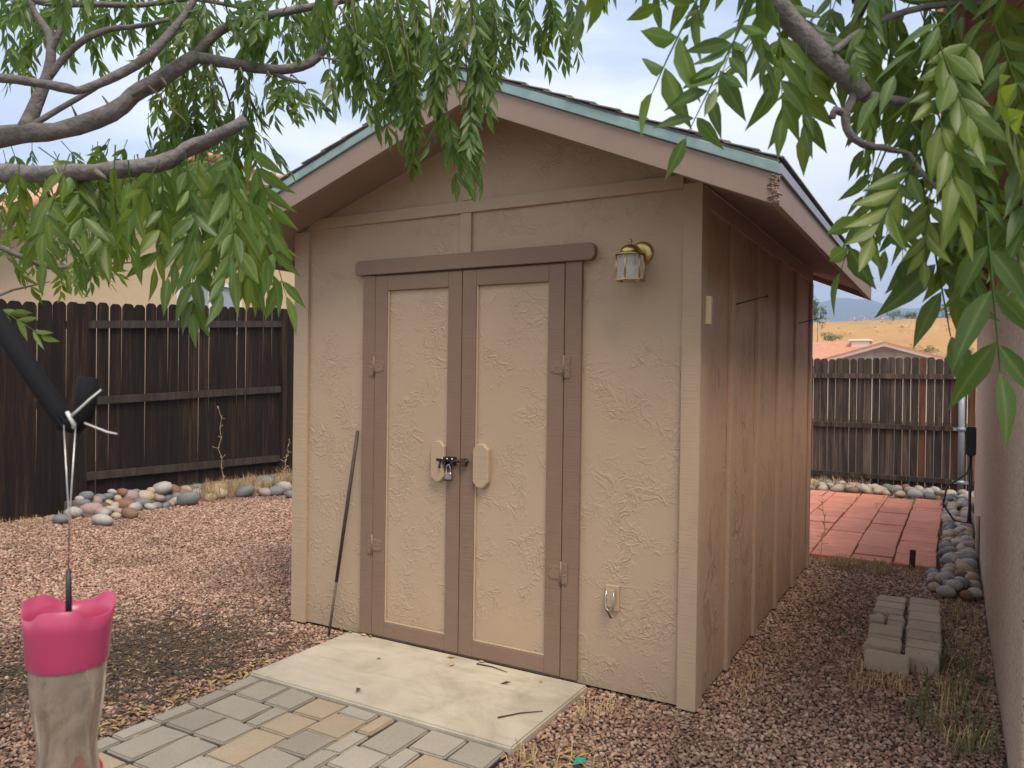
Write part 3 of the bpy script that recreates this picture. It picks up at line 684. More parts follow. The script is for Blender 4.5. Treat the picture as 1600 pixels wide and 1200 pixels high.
# ================================================================ NEIGHBOUR HOUSES
nb = empty('neighbour_house', (-12, 4, GZ), 'tall cream stucco house with red tile roof behind the dark fence', 'house')
Nn = lambda mb, n, m, p=nb: mb.build(n, MT[m], p, world=p is nb)
wy0, wy1, wz0, wz1 = 6.2, 7.75, 2.35, 3.38
RP = [(0.2, 2.55), (6.42, 5.70), (10.2, 5.70)]
def rz_(y): return 2.55+(y-.2)*3.15/6.22 if y < 6.42 else 5.70
wall_ = lambda y0, y1, z0: Nn(MB().prism([(y0, z0), (y1, z0), (y1, rz_(y1)-.12)] + ([(6.42, 5.58)] if y0 < 6.42 < y1 else []) + [(y0, rz_(y0)-.12)], -16, -12, 'X'), 'wall', 'neigh')
wall_(.6, wy0, GZ); wall_(wy1, 9.7, GZ)
Nn(MB().box(-16, -12, wy0, wy1, GZ, wz0), 'wall', 'neigh'); wall_(wy0, wy1, wz1)
wf = Nn(MB().box(-12.06, -11.97, wy0, wy1, wz1-.06, wz1), 'window', 'white')
for a, b, c_, d_ in ((wy0, wy0+.06, wz0, wz1-.061), (wy1-.06, wy1, wz0, wz1-.061), (wy0+.061, wy1-.061, wz0, wz0+.06), ((wy0+wy1)/2-.03, (wy0+wy1)/2+.03, wz0+.061, wz1-.061)):
    MB().box(-12.055, -11.975, a, b, c_, d_).build('frame', MT['white'], wf)
for a, b in ((wy0+.061, (wy0+wy1)/2-.031), ((wy0+wy1)/2+.031, wy1-.061)): MB().box(-12.05, -12.02, a, b, wz0+.061, wz1-.061).build('pane', MT['glass'], wf)
rp_ = [(y, z-.20) for y, z in RP] + [(y, z-.02) for y, z in RP[::-1]]
Nn(MB().prism(rp_, -11.56, -11.51, 'X'), 'fascia_board', 'fascia')
Nn(MB().prism([(y, z-.10) for y, z in RP] + [(y, z-.06) for y, z in RP[::-1]], -16.4, -11.561, 'X'), 'soffit', 'cream')
Nn(MB().prism([(y, z-.01) for y, z in RP] + [(y, z+.05) for y, z in RP[::-1]], -16.5, -11.5, 'X'), 'roof', 'tile')
for k in range(20):
    y = .25+k*.32; Nn(MB().tube([(-11.46, y, rz_(y)+.03), (-11.46, y+.36, rz_(y+.36)+.055)], .085, 8), 'rake_tile', 'tile')
for k in range(12):
    y = 6.6+k*.3; Nn(MB().tube([(-11.45, y, 5.73), (-15.0, y, 6.0)], .085, 8), 'roof_tile', 'tile')
# low house beyond the back fence
lh = empty('gabled_house', (0, 32, GZ), 'low cream house with orange tile roof below the golden hillside', 'house')
gx, hw_, ez, az = -1.43, 3.0, 2.20, 3.14
def lb(mb, n, m): return mb.build(n, MT[m], lh, world=True)
lb(MB().prism([(gx-hw_, GZ), (gx+hw_, GZ), (gx+hw_, ez), (gx, az-.06), (gx-hw_, ez)], 32, 39), 'wall', 'cream')
for s_ in (-1, 1):
    a, b = gx, gx+s_*(hw_+.45)
    zb = az-.30*(hw_+.45)
    lb(MB().prism([(a, az), (b, zb), (b, zb+.10), (a, az+.10)], 31.5, 39.5), 'roof', 'tile')
    lb(MB().prism([(a, az-.10), (b, zb-.10), (b, zb-.002), (a, az-.002)], 31.45, 31.6), 'barge_board', 'fascia')
lb(MB().box(-14, gx-hw_-.02, 35.2, 41, GZ, 2.2), 'wall', 'cream')
lb(MB().prism([(34.6, 2.25), (38.2, 3.45), (41.6, 2.25), (41.6, 2.35), (38.2, 3.57), (34.6, 2.35)], -14.5, gx-.5, 'X'), 'roof', 'tile')
lb(MB().box(gx-.42, gx+.42, 31.96, 31.995, 2.15, 2.85), 'gable_vent', 'fascia')
cp_ = lb(MB().box(-3.3, -2.5, 37.3, 38.6, 2.9, 3.55, .03), 'chimney', 'cream'); MB().box(-3.4, -2.4, 37.2, 38.7, 3.55, 3.64, .02).build('chimney_cap', MT['white'], cp_)
sh_ = empty('metal_shed', (-4.7, 24, GZ), 'pale blue roofed outbuilding showing just above the grey back fence', 'outbuilding')
MB().box(-2.1, 1.0, -1.5, 1.5, 0, 2.0).build('wall', MT['white'], sh_); MB().prism([(-1.7, 2.0), (1.7, 2.0), (1.7, 2.12), (-1.7, 2.16)], -2.2, 1.15, 'X').build('roof', MT['galv'], sh_)
rdm = random.Random(31)
def far_bush(px, py, d, wpx, hpx, name, label, cat='bush', trunk=False):
    p = at(px, py, d); gz = hill_z(p.x, p.y) if p.y > 44 else GZ
    rw, rh = wpx/FPX*d/2, hpx/FPX*d/2
    o = empty(name, (p.x, p.y, gz), label, cat, 'shrubs on the golden hillside')
    cz = rh*.8 if d > 90 else max(rh*.8, p.z-gz)
    mb = MB(); blobs = [(rdm.uniform(-.6, .6)*rw, rdm.uniform(-.5, .5)*rw, cz+rdm.uniform(-.5, .5)*rh, rdm.uniform(.35, .6)) for _ in range(9)]
    for k in range(700):
        bx, by_, bz, br = rdm.choice(blobs); q = Vector((rdm.gauss(0, 1), rdm.gauss(0, 1), rdm.gauss(0, 1))).normalized()*rdm.uniform(.6, 1.0)
        c0 = Vector((bx+q.x*br*rw, by_+q.y*br*rw, max(.05, bz+q.z*br*rh))); s_ = .09*max(rw, rh)
        a = Vector((rdm.uniform(-1, 1), rdm.uniform(-1, 1), rdm.uniform(-1, 1)))*s_; b = Vector((rdm.uniform(-1, 1), rdm.uniform(-1, 1), rdm.uniform(-1, 1)))*s_
        mb.add([c0, c0+a, c0+b], [(0, 1, 2)])
    mb.build('crown', MT['bush'], o); MB().tube([(0, 0, -.2), (0, 0, cz)], [rw*.07, rw*.03], 6).build('trunk', MT['bark'], o)
for a in ((1278, 484, 60, 26, 62, 'far_tree', 'green tree crown at the shed edge above the hillside', 'tree'), (1396, 499, 96, 30, 18, 'far_bush', 'loose green shrub on the crest of the hillside, by the wide gap of sky', 'bush'),
          (1425, 500, 98, 40, 14, 'far_bush', 'low wide green shrub on the hillside crest', 'bush'), (1478, 494, 95, 52, 26, 'far_bush', 'dense green shrub on the hillside crest near the house eave', 'bush'), (1512, 495, 94, 40, 28, 'far_bush', 'tall green shrub on the hillside crest right by the house wall', 'bush'),
          (1300, 526, 52, 38, 16, 'far_bush', 'pale green shrub behind the orange roof beside the chimney', 'bush'), (1452, 545, 46, 30, 18, 'far_bush', 'small shrub behind the gable end of the orange roof', 'bush'), (1512, 550, 44, 26, 22, 'far_bush', 'small shrub behind the metal fence post', 'bush')): far_bush(*a)

scr = MB()
for _ in range(260):
    x, y = rdm.uniform(-45, 25), rdm.uniform(52, 112); z = hill_z(x, y); r0 = rdm.uniform(.25, .7)
    for k in range(16):
        c0 = Vector((x+rdm.gauss(0, r0*.6), y+rdm.gauss(0, r0*.6), z+abs(rdm.gauss(0, r0*.5)))); a = [Vector((rdm.uniform(-1, 1), rdm.uniform(-1, 1), rdm.uniform(-.3, 1)))*r0*.4 for _ in (0, 1)]
        scr.add([c0, c0+a[0], c0+a[1]], [(0, 1, 2)])
tag(scr.build('scrub', MT['drygrass']), 'dry scrub dotted over the golden hillside', 'scrub', kind='stuff')
# ================================================================ GRAVEL
pc = bpy.data.collections.new('pebble shapes')
rpb = random.Random(2)
for k in range(7):
    bm = bmesh.new(); bmesh.ops.create_icosphere(bm, subdivisions=1, radius=1.0)
    sx, sy, sz = rpb.uniform(.8, 1.15), rpb.uniform(.6, .9), rpb.uniform(.42, .68)
    for v in bm.verts:
        q = 1+.24*rpb.uniform(-1, 1); v.co = Vector((v.co.x*sx*q, v.co.y*sy*q, v.co.z*sz*q))
    me = bpy.data.meshes.new('pebble'); bm.to_mesh(me); bm.free(); me.materials.append(MT['pebble'])
    me.polygons.foreach_set('use_smooth', [k % 2 == 0]*len(me.polygons))
    ob_ = bpy.data.objects.new('pebble', me); pc.objects.link(ob_)
rs = np.random.RandomState(4)
def region(x0, x1, y0, y1, s):
    X, Y = np.meshgrid(np.arange(x0, x1, s), np.arange(y0, y1, s)); X = X.ravel(); Y = Y.ravel()
    return np.stack([X+rs.uniform(-.48, .48, X.size)*s, Y+rs.uniform(-.48, .48, X.size)*s], 1)
def keep(P):
    x, y = P[:, 0], P[:, 1]
    shed_ = (x > -W+.03) & (x < -.03) & (y > .03) & (y < L-.03)
    pathm = (x > -2.05) & (x < -.52) & (y < .0)
    pat_ = (x > -2.4) & (x < .965) & (y > 3.68) & (y < 7.94)
    dx, dy = x-CAM.x, y-CAM.y
    dep = dx*fwd.x+dy*fwd.y; lat = dx*rt0.x+dy*rt0.y
    vis = (dep > 1.6) & (np.abs(lat) < dep*.80+.6)
    return ~(shed_ | pathm | pat_) & vis & (x < 1.245) & (x > -7.36) & (y < 8.8)
pts = np.concatenate([region(-4.6, 1.25, -3.4, 1.6, .0168), region(-7.4, -4.6, -2.6, 5.6, .0215), region(-4.6, -2.5, 1.6, 6.0, .0215), region(-.05, 1.25, 1.6, 3.75, .0195), region(.9, 1.25, 3.7, 8.8, .03), region(-2.4, .95, 7.9, 8.8, .03)])
pts = pts[keep(pts)]
n = len(pts)
dist = np.hypot(pts[:, 0]-CAM.x, pts[:, 1]-CAM.y)
zz = GZ+.003+rs.uniform(0, .012, n)
gm = bpy.data.meshes.new('gravel'); gm.from_pydata(np.column_stack([pts, zz]).tolist(), [], [])
sa = gm.attributes.new('psize', 'FLOAT', 'POINT')
sa.data.foreach_set('value', ((.0068+.0125*rs.beta(1.6, 3.0, n))*(1+np.clip((dist-4)*.055, 0, .32))).astype(np.float32))
gv = bpy.data.objects.new('gravel', gm); C.objects.link(gv); tag(gv, 'pinkish brown gravel covering the yard', 'gravel', kind='stuff'); gm.materials.append(MT['pebble'])
ng = bpy.data.node_groups.new('scatter gravel', 'GeometryNodeTree')
ng.interface.new_socket('Geometry', in_out='INPUT', socket_type='NodeSocketGeometry'); ng.interface.new_socket('Geometry', in_out='OUTPUT', socket_type='NodeSocketGeometry')
gi = ng.nodes.new('NodeGroupInput'); go = ng.nodes.new('NodeGroupOutput'); iop = ng.nodes.new('GeometryNodeInstanceOnPoints'); m2p = ng.nodes.new('GeometryNodeMeshToPoints')
ci = ng.nodes.new('GeometryNodeCollectionInfo'); ci.inputs['Collection'].default_value = pc; ci.inputs['Separate Children'].default_value = True; ci.inputs['Reset Children'].default_value = True
rv = ng.nodes.new('FunctionNodeRandomValue'); rv.data_type = 'FLOAT_VECTOR'; rv.inputs[0].default_value = (-.6, -.6, 0); rv.inputs[1].default_value = (.6, .6, 6.28)
na = ng.nodes.new('GeometryNodeInputNamedAttribute'); na.data_type = 'FLOAT'; na.inputs['Name'].default_value = 'psize'
iop.inputs['Pick Instance'].default_value = True
ng.links.new(gi.outputs[0], m2p.inputs['Mesh']); ng.links.new(m2p.outputs[0], iop.inputs['Points']); ng.links.new(ci.outputs[0], iop.inputs['Instance'])
ng.links.new(rv.outputs[0], iop.inputs['Rotation']); ng.links.new(na.outputs[0], iop.inputs['Scale']); ng.links.new(iop.outputs[0], go.inputs[0])
md_ = gv.modifiers.new('scatter', 'NODES'); md_.node_group = ng
#@@PART2
# ================================================================ RIVER ROCKS
ROCKC = {'slate grey': ((0.10, 0.11, 0.115), (0.17, 0.18, 0.18), (0.27, 0.27, 0.265)), 'tan': ((0.30, 0.22, 0.14), (0.44, 0.34, 0.23), (0.56, 0.46, 0.34)),
         'pinkish': ((0.22, 0.15, 0.13), (0.36, 0.25, 0.215), (0.46, 0.36, 0.32)), 'red brown': ((0.12, 0.06, 0.04), (0.22, 0.115, 0.075), (0.33, 0.20, 0.13)), 'pale grey': ((0.28, 0.26, 0.235), (0.40, 0.37, 0.33), (0.52, 0.48, 0.42))}
rr = random.Random(17); ROCK = {}
for nm, cs in ROCKC.items():
    mt = rock_mat(nm + ' river rock', *cs); ROCK[nm] = []
    for k in range(3):
        bm = bmesh.new(); bmesh.ops.create_icosphere(bm, subdivisions=2, radius=1.0); of = Vector((rr.random()*9, rr.random()*9, k))
        for v in bm.verts:
            q = 1+.22*mnoise.noise(v.co*.9+of)+.06*mnoise.noise(v.co*2.3+of); v.co = Vector((v.co.x*q, v.co.y*q*.74, v.co.z*q*.56))
        me = bpy.data.meshes.new('river_rock'); bm.to_mesh(me); bm.free(); me.materials.append(mt); me.polygons.foreach_set('use_smooth', [True]*len(me.polygons)); ROCK[nm].append(me)
def rock(x, y, z, r, col, where, rz=None):
    o = place('river_rock', rr.choice(ROCK[col]), None, (x, y, z), (rr.uniform(-.2, .2), rr.uniform(-.2, .2), rr.uniform(0, 6.3) if rz is None else rz), (r, r*rr.uniform(.85, 1.1), r*rr.uniform(1.0, 1.3)))
    tag(o, '%s rounded river rock %s' % (col, where), 'rock', '%s rocks %s' % (col, where))
bank = MB().prism([(FX+.06, GZ), (FX+.50, GZ), (FX+.38, GZ+.05), (FX+.25, GZ+.12), (FX+.06, GZ+.15)], 1.35, 4.6, 'Y')
bank = tag(bank.build('soil_bank', MT['soil']), kind='structure')
LR = [(100,335,50,'pale grey'),(145,318,75,'slate grey'),(120,362,85,'slate grey'),(200,352,78,'pinkish'),(235,330,66,'slate grey'),(287,322,64,'slate grey'),(275,377,98,'tan'),(340,335,62,'tan'),(180,408,120,'pinkish'),(65,428,92,'pale grey'),
      (430,317,96,'pinkish'),(385,294,60,'red brown'),(525,322,110,'tan'),(600,335,100,'tan'),(512,366,98,'slate grey'),(400,382,115,'red brown'),(667,332,84,'slate grey'),(640,266,104,'pale grey'),(702,278,94,'red brown'),(580,284,56,'tan'),(466,292,54,'slate grey'),
      (780,318,100,'red brown'),(815,342,128,'slate grey'),(802,280,72,'tan'),(872,262,66,'slate grey'),(935,318,66,'tan'),(1020,304,104,'tan'),(1185,292,112,'slate grey'),(1260,274,66,'pinkish'),(1322,292,78,'pinkish'),(1312,240,142,'slate grey'),(1397,287,88,'slate grey'),
      (1500,307,76,'slate grey'),(1442,258,84,'pale grey'),(430,432,92,'red brown'),(345,442,54,'tan'),(255,476,112,'pale grey'),(622,297,50,'pale grey'),(-20,470,90,'slate grey'),(700,310,70,'pinkish'),(320,290,46,'pale grey')]
for X_, Y_, w_, col in LR:
    px, py = 100+X_/4.21, 700+Y_/4.21
    d_ = at(px, py+w_/4.21*.18, 1)-CAM; k_ = (.0-CAM.z)/d_.z; P = CAM+d_*k_
    r_ = w_/4.21/FPX*k_*.66
    z_ = GZ+.38*r_+.02
    lim = FX+.14+r_*.6
    if P.x < lim:            # upper row, lying on the bank against the fence
        k_ = (lim-CAM.x)/(at(px, py, 1)-CAM).x; P = CAM+(at(px, py, 1)-CAM)*k_; z_ = min(.22, max(z_, P.z))
    rock(P.x, P.y, z_, r_, col, 'at the foot of the dark fence', YAW+rr.uniform(-.4, .4))
for k in range(34):
    y_ = 1.5+1.75*k/34+rr.uniform(-.04, .04); r_ = rr.uniform(.055, .10); x_ = FX+rr.uniform(.30, .62)
    rock(x_, y_, GZ+.02+max(0, .5+FX-x_)*.3+.3*r_, r_, rr.choice(['slate grey', 'tan', 'pinkish', 'pale grey', 'pale grey', 'slate grey']), 'at the foot of the dark fence')
names = list(ROCK); wts = [3, 3.2, 3.2, 1.2, 3.4]
def fill(x0, x1, y0, y1, s, r0, r1, where, lift=.0):
    y = y0
    while y < y1:
        x = x0+rr.uniform(0, s*.5)
        while x < x1:
            r_ = rr.uniform(r0, r1)
            if rr.random() < .95: rock(min(x+rr.uniform(-.02, .02), 1.245-r_ if y < 6.15 else 9), y+rr.uniform(-.02, .02), GZ+.02+.4*r_+rr.uniform(0, lift), r_, rr.choices(names, wts)[0], where)
            x += s*rr.uniform(.9, 1.15)
        y += s*.78
fill(1.0, 1.235, 2.85, 6.1, .098, .048, .076, 'between the red patio and the house wall', .05)
fill(.90, 1.01, 2.98, 3.62, .10, .045, .07, 'at the near corner of the red patio', .02)
fill(.99, 1.42, 6.15, 8.62, .15, .06, .095, 'in the bed by the metal fence post', .04)
fill(-.95, .98, 8.06, 8.72, .19, .07, .105, 'in the bed along the grey back fence', .03)

# ================================================================ LOOSE CONCRETE PAVERS
rb = random.Random(8)
def lblock(x0, x1, y0, y1, h, label, tilt=(0, 0), rz=None, z=0.0):
    wx, wy = x1-x0-.006, y1-y0-.006
    mb = MB().box(-wx/2, wx/2, -wy/2, wy/2, 0, h, .007)
    jj = [rb.uniform(-.004, .004) for _ in range(8)]
    mb.v = [(x+jj[(x > 0)*2+(y > 0)], y+jj[4+(x > 0)*2+(y > 0)], zz_) for x, y, zz_ in mb.v]
    o = mb.build('concrete_paver', MT['block']); o.location = ((x0+x1)/2, (y0+y1)/2, GZ+z); o.rotation_euler = (tilt[0], tilt[1], rb.uniform(-.03, .03) if rz is None else rz)
    tag(o, label, 'paver', 'loose pavers lying by the shed')
yl = [2.40, 2.235, 2.07, 1.93]; yr_ = [2.44, 2.27, 2.07, 1.87, 1.655, 1.46, 1.30]
for a, b in zip(yl[:-1], yl[1:]): lblock(.605, .785, b, a, .088, 'grey loose paver in the row of full blocks beyond the broken ones')
lblock(.605, .695, 1.835, 1.925, .080, 'broken paver corner piece leaning at the edge of the loose pavers', (.10, -.25), .5)
lblock(.60, .69, 1.72, 1.83, .085, 'small square cut paver beside the broken corner piece', rz=.04)
lblock(.70, .795, 1.79, 1.92, .088, 'half paver between the broken corner piece and the full blocks'); lblock(.70, .80, 1.66, 1.785, .088, 'half paver next to the small square cut piece')
lblock(.615, .80, 1.46, 1.655, .092, 'full loose paver just in front of the cut half pieces', (.03, 0)); lblock(.62, .805, 1.40, 1.455, .080, 'narrow strip of paver showing between two full blocks')
lblock(.62, .81, 1.21, 1.395, .085, 'full loose paver behind the front edge block', (-.03, 0))
for k, (a, b) in enumerate(zip(yr_[:-1], yr_[1:])): lblock(.80+.004*k, .985+.004*k, b, a, .090, 'grey loose paver in the unbroken column nearer the house wall', (rb.uniform(-.02, .02), 0))
lblock(.825, .995, 1.12, 1.295, .088, 'loose paver at the column end beside the front edge block', (.02, 0))
lblock(.635, .855, 1.03, 1.115, .100, 'long loose paver laid crossways at the front of the pile', rz=-.06)
st = MB().box(-.022, .022, -.006, .006, -.06, .165, .002); 
o = st.build('iron_stake', MT['rust']); o.location = (.762, 3.63, GZ+.02); o.rotation_euler = (.05, .03, .2); tag(o, 'rusty flat iron stake in the gravel at the patio edge', 'stake')

# ================================================================ GRASS, LITTER, TWIGS
rgx = random.Random(14)
def tuft(mb, x, y, n, hgt, spread, z=GZ):
    for k in range(n):
        a = rgx.uniform(0, 6.28); l = hgt*rgx.uniform(.4, 1.1); lean = rgx.uniform(.1, 1.0)*spread
        p0 = Vector((x+rgx.gauss(0, .03), y+rgx.gauss(0, .03), z)); d = Vector((math.cos(a), math.sin(a), 0)); w_ = Vector((-d.y, d.x, 0))*rgx.uniform(.0014, .0032)
        p1 = p0+d*lean*l*.35+Vector((0, 0, l*.6)); p2 = p0+d*lean*l+Vector((0, 0, l*(1-.45*lean)))
        mb.add([p0-w_, p0+w_, p1+w_*.8, p1-w_*.8, p2], [(0, 1, 2, 3), (3, 2, 4)])
def grass(name, label, spots, mat):
    mb = MB()
    for (x0, x1, y0, y1, cnt, n, hgt, sp) in spots:
        for _ in range(cnt): tuft(mb, rgx.uniform(x0, x1), rgx.uniform(y0, y1), n, hgt, sp)
    tag(mb.build(name, MT[mat]), label, 'grass', kind='stuff')
grass('dry_grass', 'dry straw grass along the foot of the dark fence', [(-7.3, -6.7, 2.75, 4.3, 110, 22, .27, .9), (-7.3, -6.8, 4.2, 5.6, 40, 18, .34, .7), (-7.3, -6.95, .55, 1.3, 14, 20, .10, 1.2), (-7.28, -7.0, 1.5, 2.7, 10, 10, .15, .9)], 'drygrass')
grass('dry_grass', 'dry straw grass around the red patio and the back fence', [(.15, .62, 3.35, 3.62, 30, 16, .13, 1.1), (.7, .98, 3.2, 3.6, 10, 10, .12, 1.0), (-.9, .0, 8.0, 8.7, 60, 12, .24, .6), (.0, 1.0, 7.95, 8.3, 14, 10, .17, .8), (.95, 1.0, 4.0, 7.8, 34, 8, .10, 1.0), (.26, .30, 6.7, 7.7, 8, 14, .12, 1.2), (.6, .64, 6.9, 7.9, 9, 14, .12, 1.2), (-.06, -.02, 6.6, 7.6, 7, 14, .10, 1.2), (-.1, .3, 3.3, 3.66, 14, 7, .12, .8)], 'drygrass')
grass('dry_grass', 'dry straw grass among the weeds between loose pavers and house wall', [(1.02, 1.2, .2, 2.6, 34, 9, .13, .9), (.55, .85, .70, 1.02, 16, 9, .10, 1.2), (.05, .26, .15, .75, 12, 10, .07, 1.5), (.05, .2, .8, 2.9, 12, 8, .07, 1.0), (-.42, -.3, -.5, -.15, 6, 9, .10, .9), (-.45, -.1, -.95, -.7, 10, 8, .12, .9), (.3, 1.2, .2, 3.3, 36, 5, .06, 1.2)], 'drygrass')
grass('green_weeds', 'thin green weeds growing beside the house wall', [(.88, 1.2, .15, 1.5, 40, 12, .13, .9), (.45, .62, 1.3, 1.9, 6, 6, .10, .6), (.92, 1.1, 1.1, 1.5, 9, 12, .11, .8)], 'greengrass')
sk = MB()
def stalk(mb, p, h_, n=6, bend=.25):
    q = Vector(p); pts_ = [q.copy()]
    for i in range(n): q = q+Vector((rgx.gauss(0, bend*.06), rgx.gauss(0, bend*.06), h_/n)); pts_.append(q.copy())
    mb.tube(pts_, [.0045*(1-.5*i/n) for i in range(n+1)], 5); 
    for i in range(2, n+1):
        for _ in range(3):
            e_ = pts_[i]+Vector((rgx.gauss(0, .03), rgx.gauss(0, .03), rgx.uniform(-.01, .05))); mb.tube([pts_[i], e_], .003, 4)
for (x, y, h_, lab) in ((-7.0, 3.15, 1.12, 'tall dry curling stalk against the dark fence boards'), (-7.05, 4.28, .62, 'bare dry stalk among the rocks by the shed corner'), (.02, 3.75, .55, 'single dry stalk standing at the patio edge by the shed')):
    mb = MB(); stalk(mb, (x, y, GZ), h_, 9, .6 if h_ > 1 else .4); tag(mb.build('dry_stalk', MT['drygrass']), lab, 'stalk')
def bit(mb, x, y, z, l, wd):
    a = rgx.uniform(0, 6.28); d = Vector((math.cos(a), math.sin(a), rgx.uniform(-.15, .25)))*l; s_ = Vector((-d.y, d.x, 0)).normalized()*wd; c0 = Vector((x, y, z)); lift = Vector((0, 0, rgx.uniform(.1, .4)*l))
    mb.add([c0-d*.5, c0-s_*.9+lift*.6, c0+lift*.1, c0+s_*.9+lift*.6, c0+d*.5+lift*.5], [(0, 1, 2), (0, 2, 3), (2, 1, 4), (3, 2, 4)])
lit = MB()
for _ in range(900):
    x, y = rgx.uniform(-6.6, -2.1), rgx.uniform(-2.6, 3.2)
    if hsh(x*.9, y*.9)+rgx.uniform(-.3, .3) < .02-.25*(y < 1.0): continue
    bit(lit, x, y, GZ+.016, rgx.uniform(.02, .055), rgx.uniform(.004, .010))
for _ in range(420):
    bit(lit, rgx.gauss(-2.75, .45), rgx.gauss(-1.25, .5), GZ+.018, rgx.uniform(.02, .06), rgx.uniform(.004, .010))
for _ in range(90): bit(lit, rgx.gauss(-2.12, .05), rgx.uniform(-1.7, -.5), GZ+.02, rgx.uniform(.03, .06), rgx.uniform(.005, .012))
for _ in range(70): bit(lit, rgx.gauss(-.27, .10), rgx.gauss(-.84, .10), GZ+.02, rgx.uniform(.03, .07), rgx.uniform(.006, .014))
for _ in range(260): bit(lit, rgx.uniform(-.5, 1.2), rgx.uniform(-1.1, 3.4), GZ+.018, rgx.uniform(.012, .03), rgx.uniform(.003, .007))
lit.v = [v for v in lit.v]
tag(lit.build('leaf_litter', MT['litter']), 'yellowed leaf litter scattered over the gravel', 'litter', kind='stuff')
tw = MB()
for _ in range(1700):
    x, y = rgx.gauss(-2.80, .42), rgx.gauss(-.95, .48)
    if x > -2.08: continue
    a = rgx.uniform(0, 6.28); l = rgx.uniform(.05, .18); d = Vector((math.cos(a), math.sin(a), 0)); z = GZ+.016+rgx.uniform(0, .010)
    p0 = Vector((x, y, z)); tw.tube([p0, p0+d*l*.5+Vector((-d.y, d.x, .2))*l*rgx.uniform(-.2, .2), p0+d*l], rgx.uniform(.0012, .0026), 4, False)
mul = MB()
for _ in range(2000):
    x, y = rgx.gauss(-2.9, .5), rgx.gauss(-1.05, .42)
    if x > -2.07: continue
    bit(mul, x, y, GZ+.014+rgx.uniform(0, .01), rgx.uniform(.02, .05), rgx.uniform(.004, .010))
tag(mul.build('mulch', MT['drytwig']), 'dark crumbled mulch over the gravel beside the paver path', 'mulch', kind='stuff')
tag(tw.build('twig_mulch', MT['drytwig']), 'dark mat of dry twigs beside the paver path', 'twigs', kind='stuff')
def fallen(x, y, l, wd, lab, mat='litter', z=.013):
    mb = MB(); bit(mb, 0, 0, 0, l, wd); o = mb.build('fallen_leaf', MT[mat]); o.location = (x, y, z+.002); tag(o, lab, 'leaf', 'leaves lying on the concrete slab')
for px, py, l, wd in ((552, 987, .05, .014), (570, 992, .06, .015), (586, 992, .05, .012), (705, 1028, .05, .018), (706, 1040, .05, .013), (752, 1035, .04, .012), (592, 1030, .035, .012), (845, 1066, .03, .01), (535, 985, .05, .014)):
    d_ = at(px, py, 1)-CAM; P = CAM+d_*((.012-CAM.z)/d_.z)
    fallen(P.x, min(P.y, -.05), l, wd, 'yellow fallen leaf on the slab close to the shed doors')
for (px, py, l, wd, lab) in ((560, 1081, .07, .013, 'dark shrivelled leaf in the open middle of the concrete slab'), (790, 1070, .06, .008, 'dark forked leaf on the slab before the door next to the lantern')):
    d_ = at(px, py, 1)-CAM; P = CAM+d_*((.012-CAM.z)/d_.z); fallen(P.x, P.y, l, wd, lab, 'drytwig')
for (a, b, lab) in (((778, 1121), (848, 1111), 'thin dry twig lying near the slab edge above the gravel'), ((745, 1037), (792, 1050), 'thin dry stem lying on the slab under the door joint')):
    P = []
    for px, py in (a, ((a[0]+b[0])/2, (a[1]+b[1])/2-2), b):
        d_ = at(px, py, 1)-CAM; P.append(CAM+d_*((.017-CAM.z)/d_.z))
    mb = MB().tube([q-P[0] for q in P], [.004, .003, .0018], 6); o = mb.build('dry_twig', MT['drytwig']); o.location = P[0]; tag(o, lab, 'twig')
sp_ = MB(); bit(sp_, 0, 0, 0, .07, .03); o = sp_.build('plastic_scrap', MT['tealplastic']); d_ = at(906, 1192, 1)-CAM; o.location = CAM+d_*((0-CAM.z)/d_.z); tag(o, 'scrap of teal plastic in the litter beside the slab', 'scrap')

# ================================================================ TREE
tree = empty('shade_tree', (-2.44, -2.98, GZ), 'leafy green shade tree reaching over the shed and yard', 'tree')
TO = tree.location
def limb(name, pts_, rads, seg=10, mat='bark', wob=.07):
    # refine with a smooth curve
    P = [Vector(p) if len(p) == 3 and not isinstance(p[0], int) else at(*p) for p in pts_]; Q, R_ = [], []
    for i in range(len(P)-1):
        a, b = P[max(0, i-1)], P[i]; c_, d_ = P[i+1], P[min(len(P)-1, i+2)]
        for k in range(3):
            t = k/3; Q.append(.5*((2*b)+(c_-a)*t+(2*a-5*b+4*c_-d_)*t*t+(3*b-a-3*c_+d_)*t**3)); R_.append(rads[i]*(1-t)+rads[i+1]*t)
    Q.append(P[-1]); R_.append(rads[-1])
    mb = MB().tube([q-TO for q in Q], R_, seg, True, wob); return mb.build(name, MT[mat], tree)
limb('trunk', [(-2.44, -2.98, GZ-.05), (-2.43, -2.97, .5), (-2.38, -2.95, 1.1), tuple(at(-640, 400, 2.2))], [.13, .10, .092, .085], 16)
limb('limb', [(-640, 400, 2.2), (-350, 300, 2.15), (-100, 235, 2.1), (30, 210, 2.1), (90, 205, 2.12), (175, 176, 2.15), (208, 150, 2.2), (252, 122, 2.2), (306, 88, 2.25)], [.085, .058, .036, .0255, .0245, .0235, .0225, .022, .020], 12, wob=.12)
limb('branch', [(300, 92, 2.25), (335, 55, 2.27), (370, 36, 2.3), (430, 22, 2.35), (520, 4, 2.4), (620, -15, 2.5), (720, -30, 2.5)], [.016, .014, .013, .012, .010, .008, .006])
limb('branch', [(302, 89, 2.25), (360, 99, 2.27), (400, 106, 2.3), (440, 109, 2.3), (485, 98, 2.32), (510, 70, 2.35), (514, 30, 2.38), (535, -15, 2.4)], [.017, .016, .015, .0145, .0135, .012, .010, .008])
limb('branch', [(420, 110, 2.3), (450, 124, 2.3), (478, 130, 2.3)], [.009, .006, .004], 7)
